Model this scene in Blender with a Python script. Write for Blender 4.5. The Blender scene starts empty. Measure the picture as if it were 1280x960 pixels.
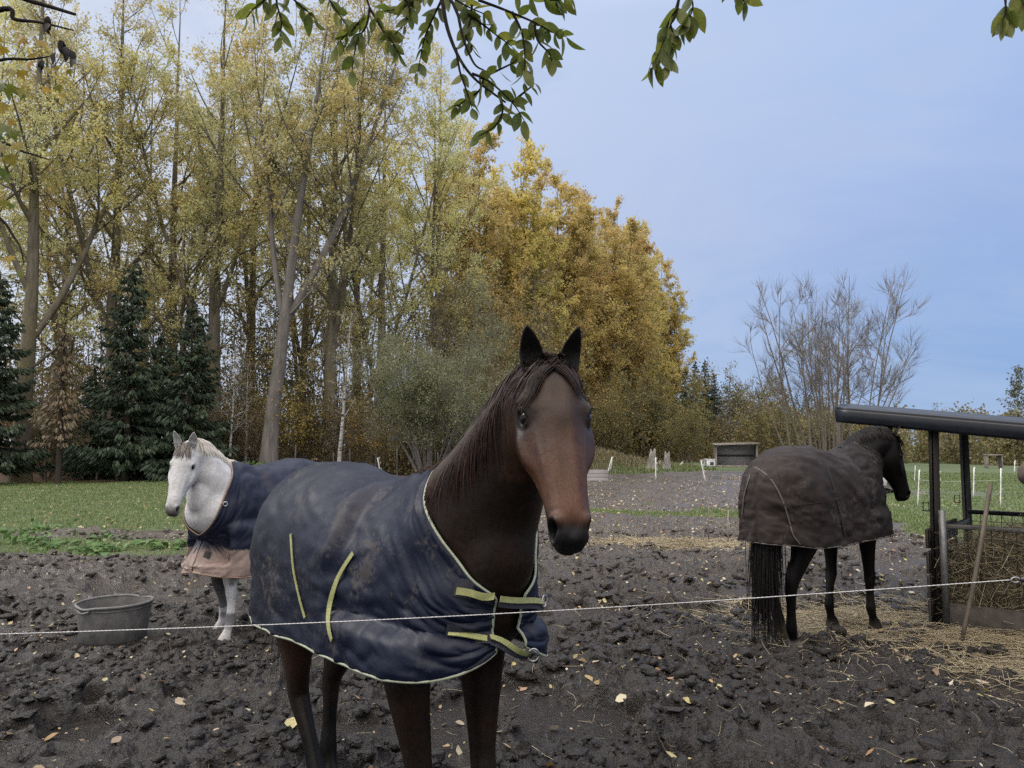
import bpy, math, random
import numpy as np
from mathutils import Vector, Matrix
from mathutils.bvhtree import BVHTree

random.seed(5)
rng = np.random.default_rng(11)
scene = bpy.context.scene
COL = scene.collection

# ------------------------------------------------------------------ camera
CAM_H = 1.7
F = 960.0
PITCH = math.atan(75.0 / 960.0)
cam = bpy.data.cameras.new("camera")
cam.sensor_width = 36.0
cam.lens = 27.0
cam.clip_start = 0.05
cam.clip_end = 3000.0
cam_o = bpy.data.objects.new("camera", cam)
COL.objects.link(cam_o)
cam_o.location = (0, 0, CAM_H)
cam_o.rotation_euler = (math.pi / 2 + PITCH, 0, 0)
scene.camera = cam_o


def ray(px, py):
    x = (px - 640.0) / F
    y = (480.0 - py) / F
    c, s = math.cos(PITCH), math.sin(PITCH)
    return np.array([x, c - s * y, s + c * y])


def P(px, py, Y):
    """world point seen at pixel (1280x960) at distance Y in front"""
    d = ray(px, py)
    return np.array([0, 0, CAM_H]) + d * (Y / d[1])


def PX(px, Y):
    return (px - 640.0) / F * Y


# ------------------------------------------------------------------ noise
def _hash(ix, iy, seed):
    h = (ix.astype(np.int64) * 374761393 + iy.astype(np.int64) * 668265263 + seed * 974634777) & 0xFFFFFFFF
    h = ((h ^ (h >> 13)) * 1274126177) & 0xFFFFFFFF
    h = ((h ^ (h >> 16)) * 2246822519) & 0xFFFFFFFF
    h = h ^ (h >> 15)
    return (h & 0xFFFFFF) / float(0xFFFFFF)


def vnoise(x, y, seed=0):
    x = np.asarray(x, float); y = np.asarray(y, float)
    ix = np.floor(x); iy = np.floor(y)
    fx = x - ix; fy = y - iy
    fx = fx * fx * fx * (fx * (fx * 6 - 15) + 10); fy = fy * fy * fy * (fy * (fy * 6 - 15) + 10)
    a = _hash(ix, iy, seed); b = _hash(ix + 1, iy, seed)
    c = _hash(ix, iy + 1, seed); d = _hash(ix + 1, iy + 1, seed)
    return (a * (1 - fx) + b * fx) * (1 - fy) + (c * (1 - fx) + d * fx) * fy


def fbm(x, y, seed=0, oct=4, gain=.5):
    s = 0.0; a = 1.0; t = 0.0
    for o in range(oct):
        s = s + a * vnoise(x * 2.03 ** o + 13.7 * o, y * 2.03 ** o - 7.1 * o, seed + o)
        t += a; a *= gain
    return s / t


def worley(x, y, seed=0):
    ix = np.floor(x); iy = np.floor(y)
    best = np.full(np.shape(x), 9.0); cid = np.zeros(np.shape(x))
    for dx in (-1, 0, 1):
        for dy in (-1, 0, 1):
            cx = ix + dx; cy = iy + dy
            jx = _hash(cx, cy, seed); jy = _hash(cx, cy, seed + 77)
            d = np.hypot(cx + jx - x, cy + jy - y)
            m = d < best
            best = np.where(m, d, best)
            cid = np.where(m, _hash(cx, cy, seed + 191), cid)
    return best, cid


def sstep(a, b, x):
    t = np.clip((np.asarray(x, float) - a) / (b - a), 0, 1)
    return t * t * (3 - 2 * t)


def norm(v):
    v = np.asarray(v, float)
    return v / np.maximum(np.linalg.norm(v, axis=-1, keepdims=True), 1e-9)


def interp(keys, vals, x):
    return np.interp(x, keys, vals)


def smoothcurve(pts, n):
    """Catmull-Rom resample of (k,d) control rows to n rows"""
    pts = np.asarray(pts, float)
    k = len(pts)
    t = np.linspace(0, k - 1, n)
    i = np.clip(t.astype(int), 0, k - 2)
    u = (t - i)[:, None]
    p0 = pts[np.maximum(i - 1, 0)]; p1 = pts[i]; p2 = pts[i + 1]; p3 = pts[np.minimum(i + 2, k - 1)]
    return .5 * (2 * p1 + (p2 - p0) * u + (2 * p0 - 5 * p1 + 4 * p2 - p3) * u ** 2 + (3 * p1 - p0 - 3 * p2 + p3) * u ** 3)


# ------------------------------------------------------------------ mesh building
class MB:
    def __init__(s):
        s.v = []; s.q = []; s.t = []; s.c = []; s.n = 0; s.qm = []; s.tm = []

    def add(s, v, q=None, t=None, col=None, m=0):
        v = np.asarray(v, float).reshape(-1, 3)
        if q is not None and len(q):
            q = np.asarray(q, int); s.q.append(q + s.n); s.qm.append(np.full(len(q), m))
        if t is not None and len(t):
            t = np.asarray(t, int); s.t.append(t + s.n); s.tm.append(np.full(len(t), m))
        s.v.append(v)
        if col is None:
            col = (1, 1, 1)
        col = np.asarray(col, float)
        if col.ndim == 1:
            col = np.tile(col, (len(v), 1))
        s.c.append(col)
        s.n += len(v)
        return s

    def data(s, name, smooth=True):
        v = np.concatenate(s.v); c = np.concatenate(s.c)
        q = np.concatenate(s.q) if s.q else np.zeros((0, 4), int)
        t = np.concatenate(s.t) if s.t else np.zeros((0, 3), int)
        me = bpy.data.meshes.new(name)
        me.vertices.add(len(v))
        me.vertices.foreach_set("co", v.astype(np.float32).ravel())
        loops = np.concatenate([q.ravel(), t.ravel()]).astype(np.int32)
        me.loops.add(len(loops))
        me.loops.foreach_set("vertex_index", loops)
        np_ = len(q) + len(t)
        me.polygons.add(np_)
        st = np.concatenate([np.arange(len(q)) * 4, len(q) * 4 + np.arange(len(t)) * 3]).astype(np.int32)
        me.polygons.foreach_set("loop_start", st)
        mi = np.concatenate(s.qm + s.tm).astype(np.int32) if (s.qm or s.tm) else np.zeros(0, np.int32)
        me.polygons.foreach_set("material_index", mi)
        me.polygons.foreach_set("use_smooth", np.full(np_, smooth))
        me.update(calc_edges=True)
        me.validate()
        at = me.color_attributes.new("Col", 'FLOAT_COLOR', 'POINT')
        if len(at.data) == len(c):
            cc = np.concatenate([c, np.ones((len(c), 1))], 1).astype(np.float32)
            at.data.foreach_set("color", cc.ravel())
        return me

    def build(s, name, mats, parent=None, smooth=True):
        me = s.data(name, smooth)
        for m in (mats if isinstance(mats, (list, tuple)) else [mats]):
            me.materials.append(m)
        return link(name, me, parent)


def link(name, me, parent=None):
    o = bpy.data.objects.new(name, me)
    COL.objects.link(o)
    if parent is not None:
        o.parent = parent
    return o


def empty(name, loc=(0, 0, 0), rz=0.0):
    o = bpy.data.objects.new(name, None)
    COL.objects.link(o)
    o.location = [float(a) for a in loc]
    o.rotation_euler = (0, 0, rz)
    o.empty_display_size = .2
    return o


def tag(o, label=None, cat=None, group=None, kind=None):
    if label: o["label"] = label
    if cat: o["category"] = cat
    if group: o["group"] = group
    if kind: o["kind"] = kind
    return o


def dup(root, loc=None, rz=None, sc=None, label=None):
    r = root.copy(); COL.objects.link(r)
    if loc is not None: r.location = [float(a) for a in loc]
    if rz is not None: r.rotation_euler = (0, 0, rz)
    if sc is not None: r.scale = (sc, sc, sc) if np.isscalar(sc) else sc
    if label: r["label"] = label
    for ch in list(root.children):
        c = ch.copy(); COL.objects.link(c); c.parent = r
        for g in list(ch.children):
            d = g.copy(); COL.objects.link(d); d.parent = c
    return r


def batch_tubes(mb, Pts, R, sides=3, col=None, m=0, cap=False):
    """Pts (S,n,3), R (S,n) or (n,) -> tubes"""
    Pts = np.asarray(Pts, float)
    if Pts.ndim == 2: Pts = Pts[None]
    S, n, _ = Pts.shape
    R = np.broadcast_to(np.asarray(R, float), (S, n))
    T = norm(np.gradient(Pts, axis=1))
    avg = norm(Pts[:, -1] - Pts[:, 0] + 1e-6)
    ref = np.where(np.abs(avg[:, 2:3]) > .8, np.array([[1., 0.13, 0]]), np.array([[0, 0.05, 1.]]))
    Nn = norm(np.cross(T, ref[:, None, :]))
    B = np.cross(T, Nn)
    th = np.arange(sides) / sides * 2 * np.pi
    ring = Pts[:, :, None, :] + R[:, :, None, None] * (np.cos(th)[None, None, :, None] * Nn[:, :, None, :] + np.sin(th)[None, None, :, None] * B[:, :, None, :])
    v = ring.reshape(-1, 3)
    i = np.arange(S)[:, None, None] * (n * sides) + np.arange(n - 1)[None, :, None] * sides
    j = np.arange(sides)[None, None, :]; j2 = (j + 1) % sides
    q = np.stack(np.broadcast_arrays(i + j, i + j2, i + sides + j2, i + sides + j), -1).reshape(-1, 4)
    if col is not None:
        col = np.asarray(col, float)
        if col.ndim == 2 and len(col) == S:
            col = np.repeat(col, n * sides, 0)
        elif col.ndim == 3:
            col = np.repeat(col.reshape(-1, 3), sides, 0)
    t = None
    if cap and sides > 2:
        tl = []
        for s_ in range(S):
            a = s_ * n * sides; b = a + (n - 1) * sides
            for k in range(1, sides - 1):
                tl.append((a, a + k + 1, a + k)); tl.append((b, b + k, b + k + 1))
        t = np.array(tl)
    mb.add(v, q, t, col, m)
    return mb


def box(mb, c, size, R=None, col=None, m=0, bev=0.0):
    """box centred at c, size full extents, R 3x3 axes in columns; optional chamfer"""
    hx, hy, hz = [a / 2.0 for a in size]
    if bev <= 0:
        v = np.array([[x, y, z] for x in (-hx, hx) for y in (-hy, hy) for z in (-hz, hz)])
        q = [(0, 1, 3, 2), (4, 6, 7, 5), (0, 4, 5, 1), (2, 3, 7, 6), (0, 2, 6, 4), (1, 5, 7, 3)]
        t = None
    else:
        b = min(bev, hx * .45, hy * .45, hz * .45)
        v = []; idx = {}
        for sx in (-1, 1):
            for sy in (-1, 1):
                for sz in (-1, 1):
                    for ax in range(3):
                        p = [sx * (hx - b), sy * (hy - b), sz * (hz - b)]
                        p[ax] = (sx * hx, sy * hy, sz * hz)[ax]
                        idx[(sx, sy, sz, ax)] = len(v); v.append(p)
        q = []; t = []
        I = idx
        for ax in range(3):
            o1, o2 = [(1, 2), (2, 0), (0, 1)][ax]
            for s_ in (-1, 1):
                f = []
                for (a, b2) in ((-1, -1), (1, -1), (1, 1), (-1, 1)):
                    k = [0, 0, 0]; k[ax] = s_; k[o1] = a; k[o2] = b2
                    f.append(I[(k[0], k[1], k[2], ax)])
                q.append(f if s_ > 0 else f[::-1])
        for ax in range(3):
            o1, o2 = [(1, 2), (2, 0), (0, 1)][ax]
            for a in (-1, 1):
                for b2 in (-1, 1):
                    k0 = [0, 0, 0]; k1 = [0, 0, 0]
                    k0[ax] = -1; k1[ax] = 1
                    for k in (k0, k1):
                        k[o1] = a; k[o2] = b2
                    f = [I[tuple(k0) + (o1,)], I[tuple(k1) + (o1,)], I[tuple(k1) + (o2,)], I[tuple(k0) + (o2,)]]
                    q.append(f)
        for sx in (-1, 1):
            for sy in (-1, 1):
                for sz in (-1, 1):
                    t.append([I[(sx, sy, sz, 0)], I[(sx, sy, sz, 1)], I[(sx, sy, sz, 2)]])
        v = np.array(v)
    v = np.asarray(v, float)
    if R is not None:
        v = v @ np.asarray(R, float).T
    mb.add(v + np.asarray(c, float), q, t, col, m)
    return mb


def rotz(a):
    c, s = math.cos(a), math.sin(a)
    return np.array([[c, -s, 0], [s, c, 0], [0, 0, 1.]])


def axes_from(d, up=(0, 0, 1)):
    """columns: x along d"""
    x = norm(d); y = norm(np.cross(up, x)); z = np.cross(x, y)
    return np.stack([x, y, z], 1)


def post_between(mb, a, b, w, d=None, col=None, m=0, bev=.006):
    a = np.asarray(a, float); b = np.asarray(b, float)
    dd = b - a; L = np.linalg.norm(dd)
    up = (0, 0, 1) if abs(dd[2]) / L < .9 else (0, 1, 0)
    box(mb, (a + b) / 2, (L, w, d or w), axes_from(dd, up), col, m, bev)
    return mb


def leaf_quads(mb, C, size, aspect=.55, flat=0.0, up=None, col=None, m=0):
    C = np.asarray(C, float); n = len(C)
    size = np.broadcast_to(size, (n,))
    u = norm(rng.normal(size=(n, 3)) * np.array([1, 1, 1 - flat * .8]) + (np.array(up) if up is not None else 0))
    w = norm(np.cross(u, rng.normal(size=(n, 3))))
    s = size[:, None]
    v = np.stack([C - u * s * .5, C + w * s * aspect * .5 - u * s * .05, C + u * s * .5, C - w * s * aspect * .5 - u * s * .05], 1).reshape(-1, 3)
    q = np.arange(n * 4).reshape(-1, 4)
    if col is not None:
        col = np.asarray(col, float)
        if col.ndim == 2: col = np.repeat(col, 4, 0)
    mb.add(v, q, None, col, m)


# ------------------------------------------------------------------ materials
def new_mat(name):
    m = bpy.data.materials.new(name)
    m.use_nodes = True
    nt = m.node_tree
    nt.nodes.clear()
    out = nt.nodes.new("ShaderNodeOutputMaterial")
    return m, nt, out


def nd(nt, typ, **kw):
    n = nt.nodes.new(typ)
    for k, v in kw.items():
        if k in ("operation", "blend_type", "data_type", "noise_dimensions", "feature", "distance", "attribute_name", "interpolation", "bands_direction", "sky_type", "wave_type"):
            setattr(n, k, v)
        else:
            key = k.replace("_", " ")
            n.inputs[key].default_value = v
    return n


def ramp(nt, fac, stops, interp_='LINEAR'):
    r = nt.nodes.new("ShaderNodeValToRGB")
    r.color_ramp.interpolation = interp_
    el = r.color_ramp.elements
    while len(el) < len(stops): el.new(.5)
    for e, (p, c) in zip(el, stops):
        e.position = p
        c = c if hasattr(c, "__len__") else (c, c, c)
        e.color = (*c[:3], 1)
    nt.links.new(fac, r.inputs["Fac"])
    return r.outputs["Color"]


def noise(nt, scale, detail=4, rough=.55, vec=None, dist=0.0):
    n = nt.nodes.new("ShaderNodeTexNoise")
    n.inputs["Scale"].default_value = scale
    n.inputs["Detail"].default_value = detail
    n.inputs["Roughness"].default_value = rough
    n.inputs["Distortion"].default_value = dist
    if vec is not None: nt.links.new(vec, n.inputs["Vector"])
    return n.outputs["Fac"]


def coords(nt, which="Object", scale=None):
    tc = nt.nodes.new("ShaderNodeTexCoord")
    o = tc.outputs[which]
    if scale is not None:
        mp = nt.nodes.new("ShaderNodeMapping")
        mp.inputs["Scale"].default_value = scale
        nt.links.new(o, mp.inputs["Vector"])
        o = mp.outputs["Vector"]
    return o


def mix(nt, fac, a, b, blend='MIX'):
    n = nt.nodes.new("ShaderNodeMix")
    n.data_type = 'RGBA'; n.blend_type = blend
    for sock, val in ((n.inputs[0], fac), (n.inputs[6], a), (n.inputs[7], b)):
        if hasattr(val, "is_output") or hasattr(val, "links"):
            nt.links.new(val, sock)
        elif hasattr(val, "__len__"):
            sock.default_value = (*val[:3], 1)
        else:
            sock.default_value = val
    return n.outputs[2]


def math_(nt, op, a, b=0.0, clamp=False):
    n = nt.nodes.new("ShaderNodeMath"); n.operation = op; n.use_clamp = clamp
    for sock, val in ((n.inputs[0], a), (n.inputs[1], b)):
        if hasattr(val, "links"): nt.links.new(val, sock)
        else: sock.default_value = val
    return n.outputs[0]


def bump(nt, h, strength=.4, dist=.01, prev=None):
    b = nt.nodes.new("ShaderNodeBump")
    b.inputs["Strength"].default_value = strength
    b.inputs["Distance"].default_value = dist
    nt.links.new(h, b.inputs["Height"])
    if prev is not None: nt.links.new(prev, b.inputs["Normal"])
    return b.outputs["Normal"]


def principled(nt, out, color, rough=.6, spec=.5, normal=None, metal=0.0, sheen=0.0, coat=0.0):
    p = nt.nodes.new("ShaderNodeBsdfPrincipled")
    for key, val in (("Base Color", color), ("Roughness", rough), ("Specular IOR Level", spec), ("Metallic", metal), ("Sheen Weight", sheen), ("Coat Weight", coat)):
        if hasattr(val, "links"): nt.links.new(val, p.inputs[key])
        elif hasattr(val, "__len__"): p.inputs[key].default_value = (*val[:3], 1)
        else: p.inputs[key].default_value = val
    if normal is not None: nt.links.new(normal, p.inputs["Normal"])
    nt.links.new(p.outputs[0], out.inputs["Surface"])
    return p


def attr(nt, name="Col"):
    a = nt.nodes.new("ShaderNodeAttribute"); a.attribute_name = name
    return a.outputs["Color"]


def simple(name, c1, c2=None, scale=8, rough=.6, bstr=.3, bdist=.004, stretch=None, metal=0.0, spec=.5, bscale=None):
    m, nt, out = new_mat(name)
    v = coords(nt, "Object", stretch)
    f = noise(nt, scale, 6, .6, v)
    col = ramp(nt, f, [(.3, c1), (.72, c2 if c2 is not None else c1)])
    h = noise(nt, bscale or scale * 6, 5, .6, v)
    rr = ramp(nt, noise(nt, scale * 2.3, 3, .5, v), [(.3, rough * .85), (.7, min(1, rough * 1.15))])
    principled(nt, out, col, rr, spec, bump(nt, h, bstr, bdist), metal)
    return m


def leaf_mat(name, cols, trans=.35, clump=None, clump_scale=.35, rough=.5, obj_var=.0, gloss=.25):
    """each leaf (island) has a colour of its own; clumps of leaves lean to 'clump'"""
    m, nt, out = new_mat(name)
    g = nt.nodes.new("ShaderNodeNewGeometry")
    k = len(cols)
    c = ramp(nt, g.outputs["Random Per Island"], [(i / max(1, k - 1), cc) for i, cc in enumerate(cols)])
    if clump is not None:
        oi = nt.nodes.new("ShaderNodeObjectInfo")
        va = nt.nodes.new("ShaderNodeVectorMath"); va.operation = 'ADD'
        nt.links.new(coords(nt, "Object"), va.inputs[0])
        nt.links.new(oi.outputs["Location"], va.inputs[1])
        f = ramp(nt, noise(nt, clump_scale, 3, .5, va.outputs[0]), [(.42, 0.0), (.62, 1.0)])
        c = mix(nt, math_(nt, 'MULTIPLY', f, .75), c, clump)
        if obj_var:
            hs = nt.nodes.new("ShaderNodeHueSaturation")
            nt.links.new(c, hs.inputs["Color"])
            nt.links.new(math_(nt, 'ADD', math_(nt, 'MULTIPLY', oi.outputs["Random"], obj_var), 1 - obj_var / 2), hs.inputs["Value"])
            nt.links.new(math_(nt, 'ADD', math_(nt, 'MULTIPLY', oi.outputs["Random"], .03), .485), hs.inputs["Hue"])
            c = hs.outputs["Color"]
    p = nt.nodes.new("ShaderNodeBsdfPrincipled")
    nt.links.new(c, p.inputs["Base Color"])
    p.inputs["Roughness"].default_value = rough
    p.inputs["Specular IOR Level"].default_value = gloss
    tr = nt.nodes.new("ShaderNodeBsdfTranslucent")
    nt.links.new(c, tr.inputs["Color"])
    ms = nt.nodes.new("ShaderNodeMixShader"); ms.inputs[0].default_value = trans
    nt.links.new(p.outputs[0], ms.inputs[1]); nt.links.new(tr.outputs[0], ms.inputs[2])
    nt.links.new(ms.outputs[0], out.inputs["Surface"])
    return m


# ------------------------------------------------------------------ world and light
def make_world():
    w = bpy.data.worlds.new("World"); scene.world = w
    w.use_nodes = True
    nt = w.node_tree; nt.nodes.clear()
    out = nt.nodes.new("ShaderNodeOutputWorld")
    sky = nt.nodes.new("ShaderNodeTexSky"); sky.sky_type = 'NISHITA'; sky.sun_disc = False
    sky.sun_elevation = SUN_EL; sky.sun_rotation = SUN_AZ
    sky.air_density = 1.0; sky.dust_density = 2.0; sky.ozone_density = 2.0
    b1 = nt.nodes.new("ShaderNodeBackground"); b1.inputs["Strength"].default_value = .07
    nt.links.new(sky.outputs[0], b1.inputs["Color"])
    # overcast layer: pale overhead, blue-grey bank low on the right, thin bright veil on the left
    tc = nt.nodes.new("ShaderNodeTexCoord")
    sp = nt.nodes.new("ShaderNodeSeparateXYZ"); nt.links.new(tc.outputs["Generated"], sp.inputs[0])
    n1 = noise(nt, 2.2, 6, .55, tc.outputs["Generated"], .6)
    zz = math_(nt, 'ADD', sp.outputs["Z"], math_(nt, 'MULTIPLY', math_(nt, 'SUBTRACT', n1, .5), .26))
    base = ramp(nt, zz, [(0.0, (.250, .440, .78)), (.10, (.235, .420, .79)), (.26, (.315, .465, .83)), (.46, (.385, .560, .93)), (.75, (.52, .64, .93)), (1.0, (.60, .68, .90))])
    az = math_(nt, 'ADD', sp.outputs["X"], math_(nt, 'MULTIPLY', math_(nt, 'SUBTRACT', n1, .5), .25))
    veil = ramp(nt, math_(nt, 'ADD', math_(nt, 'MULTIPLY', az, .5), .5), [(.26, 1.0), (.76, 0.0)])
    c = mix(nt, math_(nt, 'MULTIPLY', veil, .85), base, (.78, .83, .95))
    sv = nt.nodes.new("ShaderNodeMapping"); sv.inputs["Scale"].default_value = (1.0, 1.0, 3.2); nt.links.new(tc.outputs["Generated"], sv.inputs["Vector"])
    n2 = noise(nt, 2.6, 7, .58, sv.outputs["Vector"], .8)
    c = mix(nt, ramp(nt, n2, [(.42, 0.0), (.70, .42)]), c, (.56, .66, .88))
    c = mix(nt, ramp(nt, n2, [(.28, .30), (.44, 0.0)]), c, (.30, .43, .74))
    back = ramp(nt, math_(nt, 'ADD', math_(nt, 'MULTIPLY', sp.outputs["Y"], -.5), .5), [(.42, 0.0), (.70, 1.0)])
    c = mix(nt, math_(nt, 'MULTIPLY', back, .9), c, (1.35, 1.32, 1.30))
    zen = ramp(nt, sp.outputs["Z"], [(.50, (1, 1, 1)), (.62, (1.7, 1.6, 1.45)), (.85, (4.2, 3.7, 3.1)), (1.0, (5.0, 4.4, 3.7))])
    c = mix(nt, 1.0, c, zen, 'MULTIPLY')
    b2 = nt.nodes.new("ShaderNodeBackground"); b2.inputs["Strength"].default_value = .575
    hs = nt.nodes.new("ShaderNodeHueSaturation"); hs.inputs["Saturation"].default_value = .90; nt.links.new(c, hs.inputs["Color"])
    nt.links.new(hs.outputs[0], b2.inputs["Color"])
    ms = nt.nodes.new("ShaderNodeMixShader"); ms.inputs[0].default_value = .92
    nt.links.new(b1.outputs[0], ms.inputs[1]); nt.links.new(b2.outputs[0], ms.inputs[2])
    nt.links.new(ms.outputs[0], out.inputs["Surface"])


SUN_EL = math.radians(38)
SUN_AZ = math.radians(-60)      # direction from +Y, towards the left
make_world()
sl = bpy.data.lights.new("sun", 'SUN'); sl.energy = 1.2; sl.angle = math.radians(22); sl.color = (1.0, .95, .88)
so = bpy.data.objects.new("sun", sl); COL.objects.link(so)
_sd = Vector((math.sin(math.radians(-75)) * math.cos(SUN_EL), .12 * math.cos(SUN_EL), math.sin(SUN_EL)))
so.rotation_euler = _sd.to_track_quat('Z', 'Y').to_euler()
so.location = (-20, -5, 30)
SUN_AZ = math.atan2(_sd.x, _sd.y)
for _n in scene.world.node_tree.nodes:
    if _n.type == 'TEX_SKY': _n.sun_rotation = SUN_AZ

vs = scene.view_settings
vs.view_transform = 'Standard'; vs.look = 'None'; vs.exposure = 0.75; vs.gamma = 1.0
vs.use_curve_mapping = False
cy = scene.cycles
cy.max_bounces = 5; cy.diffuse_bounces = 3; cy.glossy_bounces = 2; cy.transmission_bounces = 3; cy.transparent_max_bounces = 4
cy.use_denoising = False
try:
    cy.denoiser = 'OPENIMAGEDENOISE'
    cy.denoising_input_passes = 'RGB_ALBEDO_NORMAL'
except Exception:
    pass
cy.sample_clamp_indirect = 4.0
# ------------------------------------------------------------------ ground
FLAT = []          # (x, y, radius) spots trodden flat


def masks(x, y):
    """where grass, straw and leaf litter lie (0..1)"""
    x = np.asarray(x, float); y = np.asarray(y, float)
    n = fbm(x * .55, y * .55, 31, 4) - .5
    n2 = fbm(x * 1.7, y * 1.7, 37, 3) - .5
    # meadow on the left
    edge = np.interp(y, [0, 11, 12.5, 20, 35, 60], [-6.5, -5.1, -4.9, -5.5, -8.2, -12])
    g1 = sstep(-.9, .9, edge - x + n * 3.2) * sstep(10.8, 12.8, y + n * 2.5 + n2 * 2)
    bare = sstep(.0, .25, .24 - np.abs((y - 14.6) / 1.3) * .35 + n * .9 + n2 * .5) * sstep(13.0, 13.6, y) * sstep(16.4, 15.4, y)
    g1 = g1 * (1 - .85 * bare)
    # strip across the middle
    g2 = sstep(.12, .32, .42 - np.abs(y - 18.8 - n * 2) / 4.6 + n * 1.0) * sstep(.4, 1.6, x) * sstep(9, 6.5, x)
    g2 = g2 * .9
    # far centre
    g3 = sstep(40, 48, y + n * 10) * sstep(-1.5, 2.5, x + n * 2) * sstep(.08, .3, .5 + n * 1.2)
    # paddock on the right
    lim = 7.9 + (y - 15.5) * .34
    g4 = sstep(-.5, .5, x - lim + n * 1.6) * sstep(11.5, 14, y + n * 3)
    tr = sstep(.6, .2, np.abs(y - 27 - n * 5) / 6.0 + .35 * sstep(0, 8, x - 15))
    g4 = g4 * (1 - .55 * tr * sstep(-.2, .15, n))
    g = np.clip(np.maximum.reduce([g1, g2, g3 * .9, g4]), 0, 1)
    # woodland floor, fallen leaves
    wl = sstep(36, 40, y + .18 * np.clip(-x, -40, 40) * 0 + n * 3) * sstep(2, -4, x + n * 4)
    far = sstep(33, 36, y) * sstep(-2, -4, x) * sstep(-9, -7, x)
    litter = np.clip(np.maximum(wl, far), 0, 1)
    # straw
    s1 = sstep(1.1, .55, np.hypot((x - 2.85) / 1.3, (y - 13.2) / .42) + n * 1.2)
    s2 = sstep(1.15, .45, np.hypot((x - 4.9) / 1.8, (y - 6.75) / .75) + n * 1.1)
    s3 = sstep(1.1, .5, np.hypot((x - 3.4) / 1.2, (y - 7.75) / .6) + n * 1.3) * .85
    straw = np.clip(np.maximum.reduce([s1, s2, s3]), 0, 1)
    return g * (1 - litter), straw, litter


def wetness(x, y):
    return sstep(.55, .68, fbm(x * 1.1, y * 1.5, 61, 4)) * .9


def ground_h(x, y):
    x = np.asarray(x, float); y = np.asarray(y, float)
    r = np.hypot(x, y)
    g, st, li = masks(x, y)
    mud = (1 - g) * (1 - .45 * st) * (1 - li)
    lf = (fbm(x * .8, y * .8, 3, 3) - .5) * .10
    far = (fbm(x * .06, y * .06, 9, 3) - .5) * 1.0 * sstep(14, 60, r)
    # poached surface: hoof holes with pushed-up rims, clods of every size between them
    wx = x + (fbm(x * 4, y * 4, 91, 2) - .5) * .16; wy = y + (fbm(x * 4, y * 4, 92, 2) - .5) * .16
    d1, c1 = worley(wx / .30, wy / .30, 21); d1 = d1 * .30
    hole = (-.07 * sstep(.090, .040, d1) * (.5 + c1) + .030 * np.exp(-((d1 - .112) / .03) ** 2)) * (c1 > .35)
    wet = wetness(x, y)
    rough = 1 - .62 * wet
    a1 = sstep(45, 20, r); a2 = sstep(22, 10, r); a3 = sstep(11, 6.5, r)
    B = 0.0; amp = 1.0; f = 3.1
    for o in range(6):
        fade = (a1, a1, a2, a2, a3, a3)[o]
        B = B + fade * amp * np.abs(vnoise(wx * f + 7.7 * o, wy * f - 3.1 * o, 41 + o) * 2 - 1)
        f *= 1.93; amp *= .70
    lump = sstep(.30, .75, fbm(x * 1.5, y * 1.5, 63, 3))
    d2, c2 = worley(wx / .13 + 31, wy / .13, 27)
    chunk = (1 - sstep(.25, .60, d2)) * (c2 > .35) * c2
    h = lf + far + mud * (a1 * rough * hole + rough * (.4 + .9 * lump) * (.048 * B + .045 * a2 * chunk)) + mud * .010 * wet * a2 * fbm(x * 9, y * 9, 48, 3)
    pud = sstep(.605, .635, fbm(x * 1.1, y * 1.5, 61, 4)) * mud * a1
    h = h * (1 - pud) + (lf + far - .012) * pud
    for fx, fy, fr in FLAT:
        w = sstep(fr * 1.8, fr * .8, np.hypot(x - fx, y - fy))
        h = h * (1 - w) + w * (-.005)
    # earth bank at the back
    h = h + 1.25 * np.exp(-(((x - 5.0) / 3.4) ** 2 + ((y - 52) / 4.5) ** 2)) * (1 + .25 * (fbm(x * .9, y * .9, 71, 3) - .5))
    return h


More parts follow.
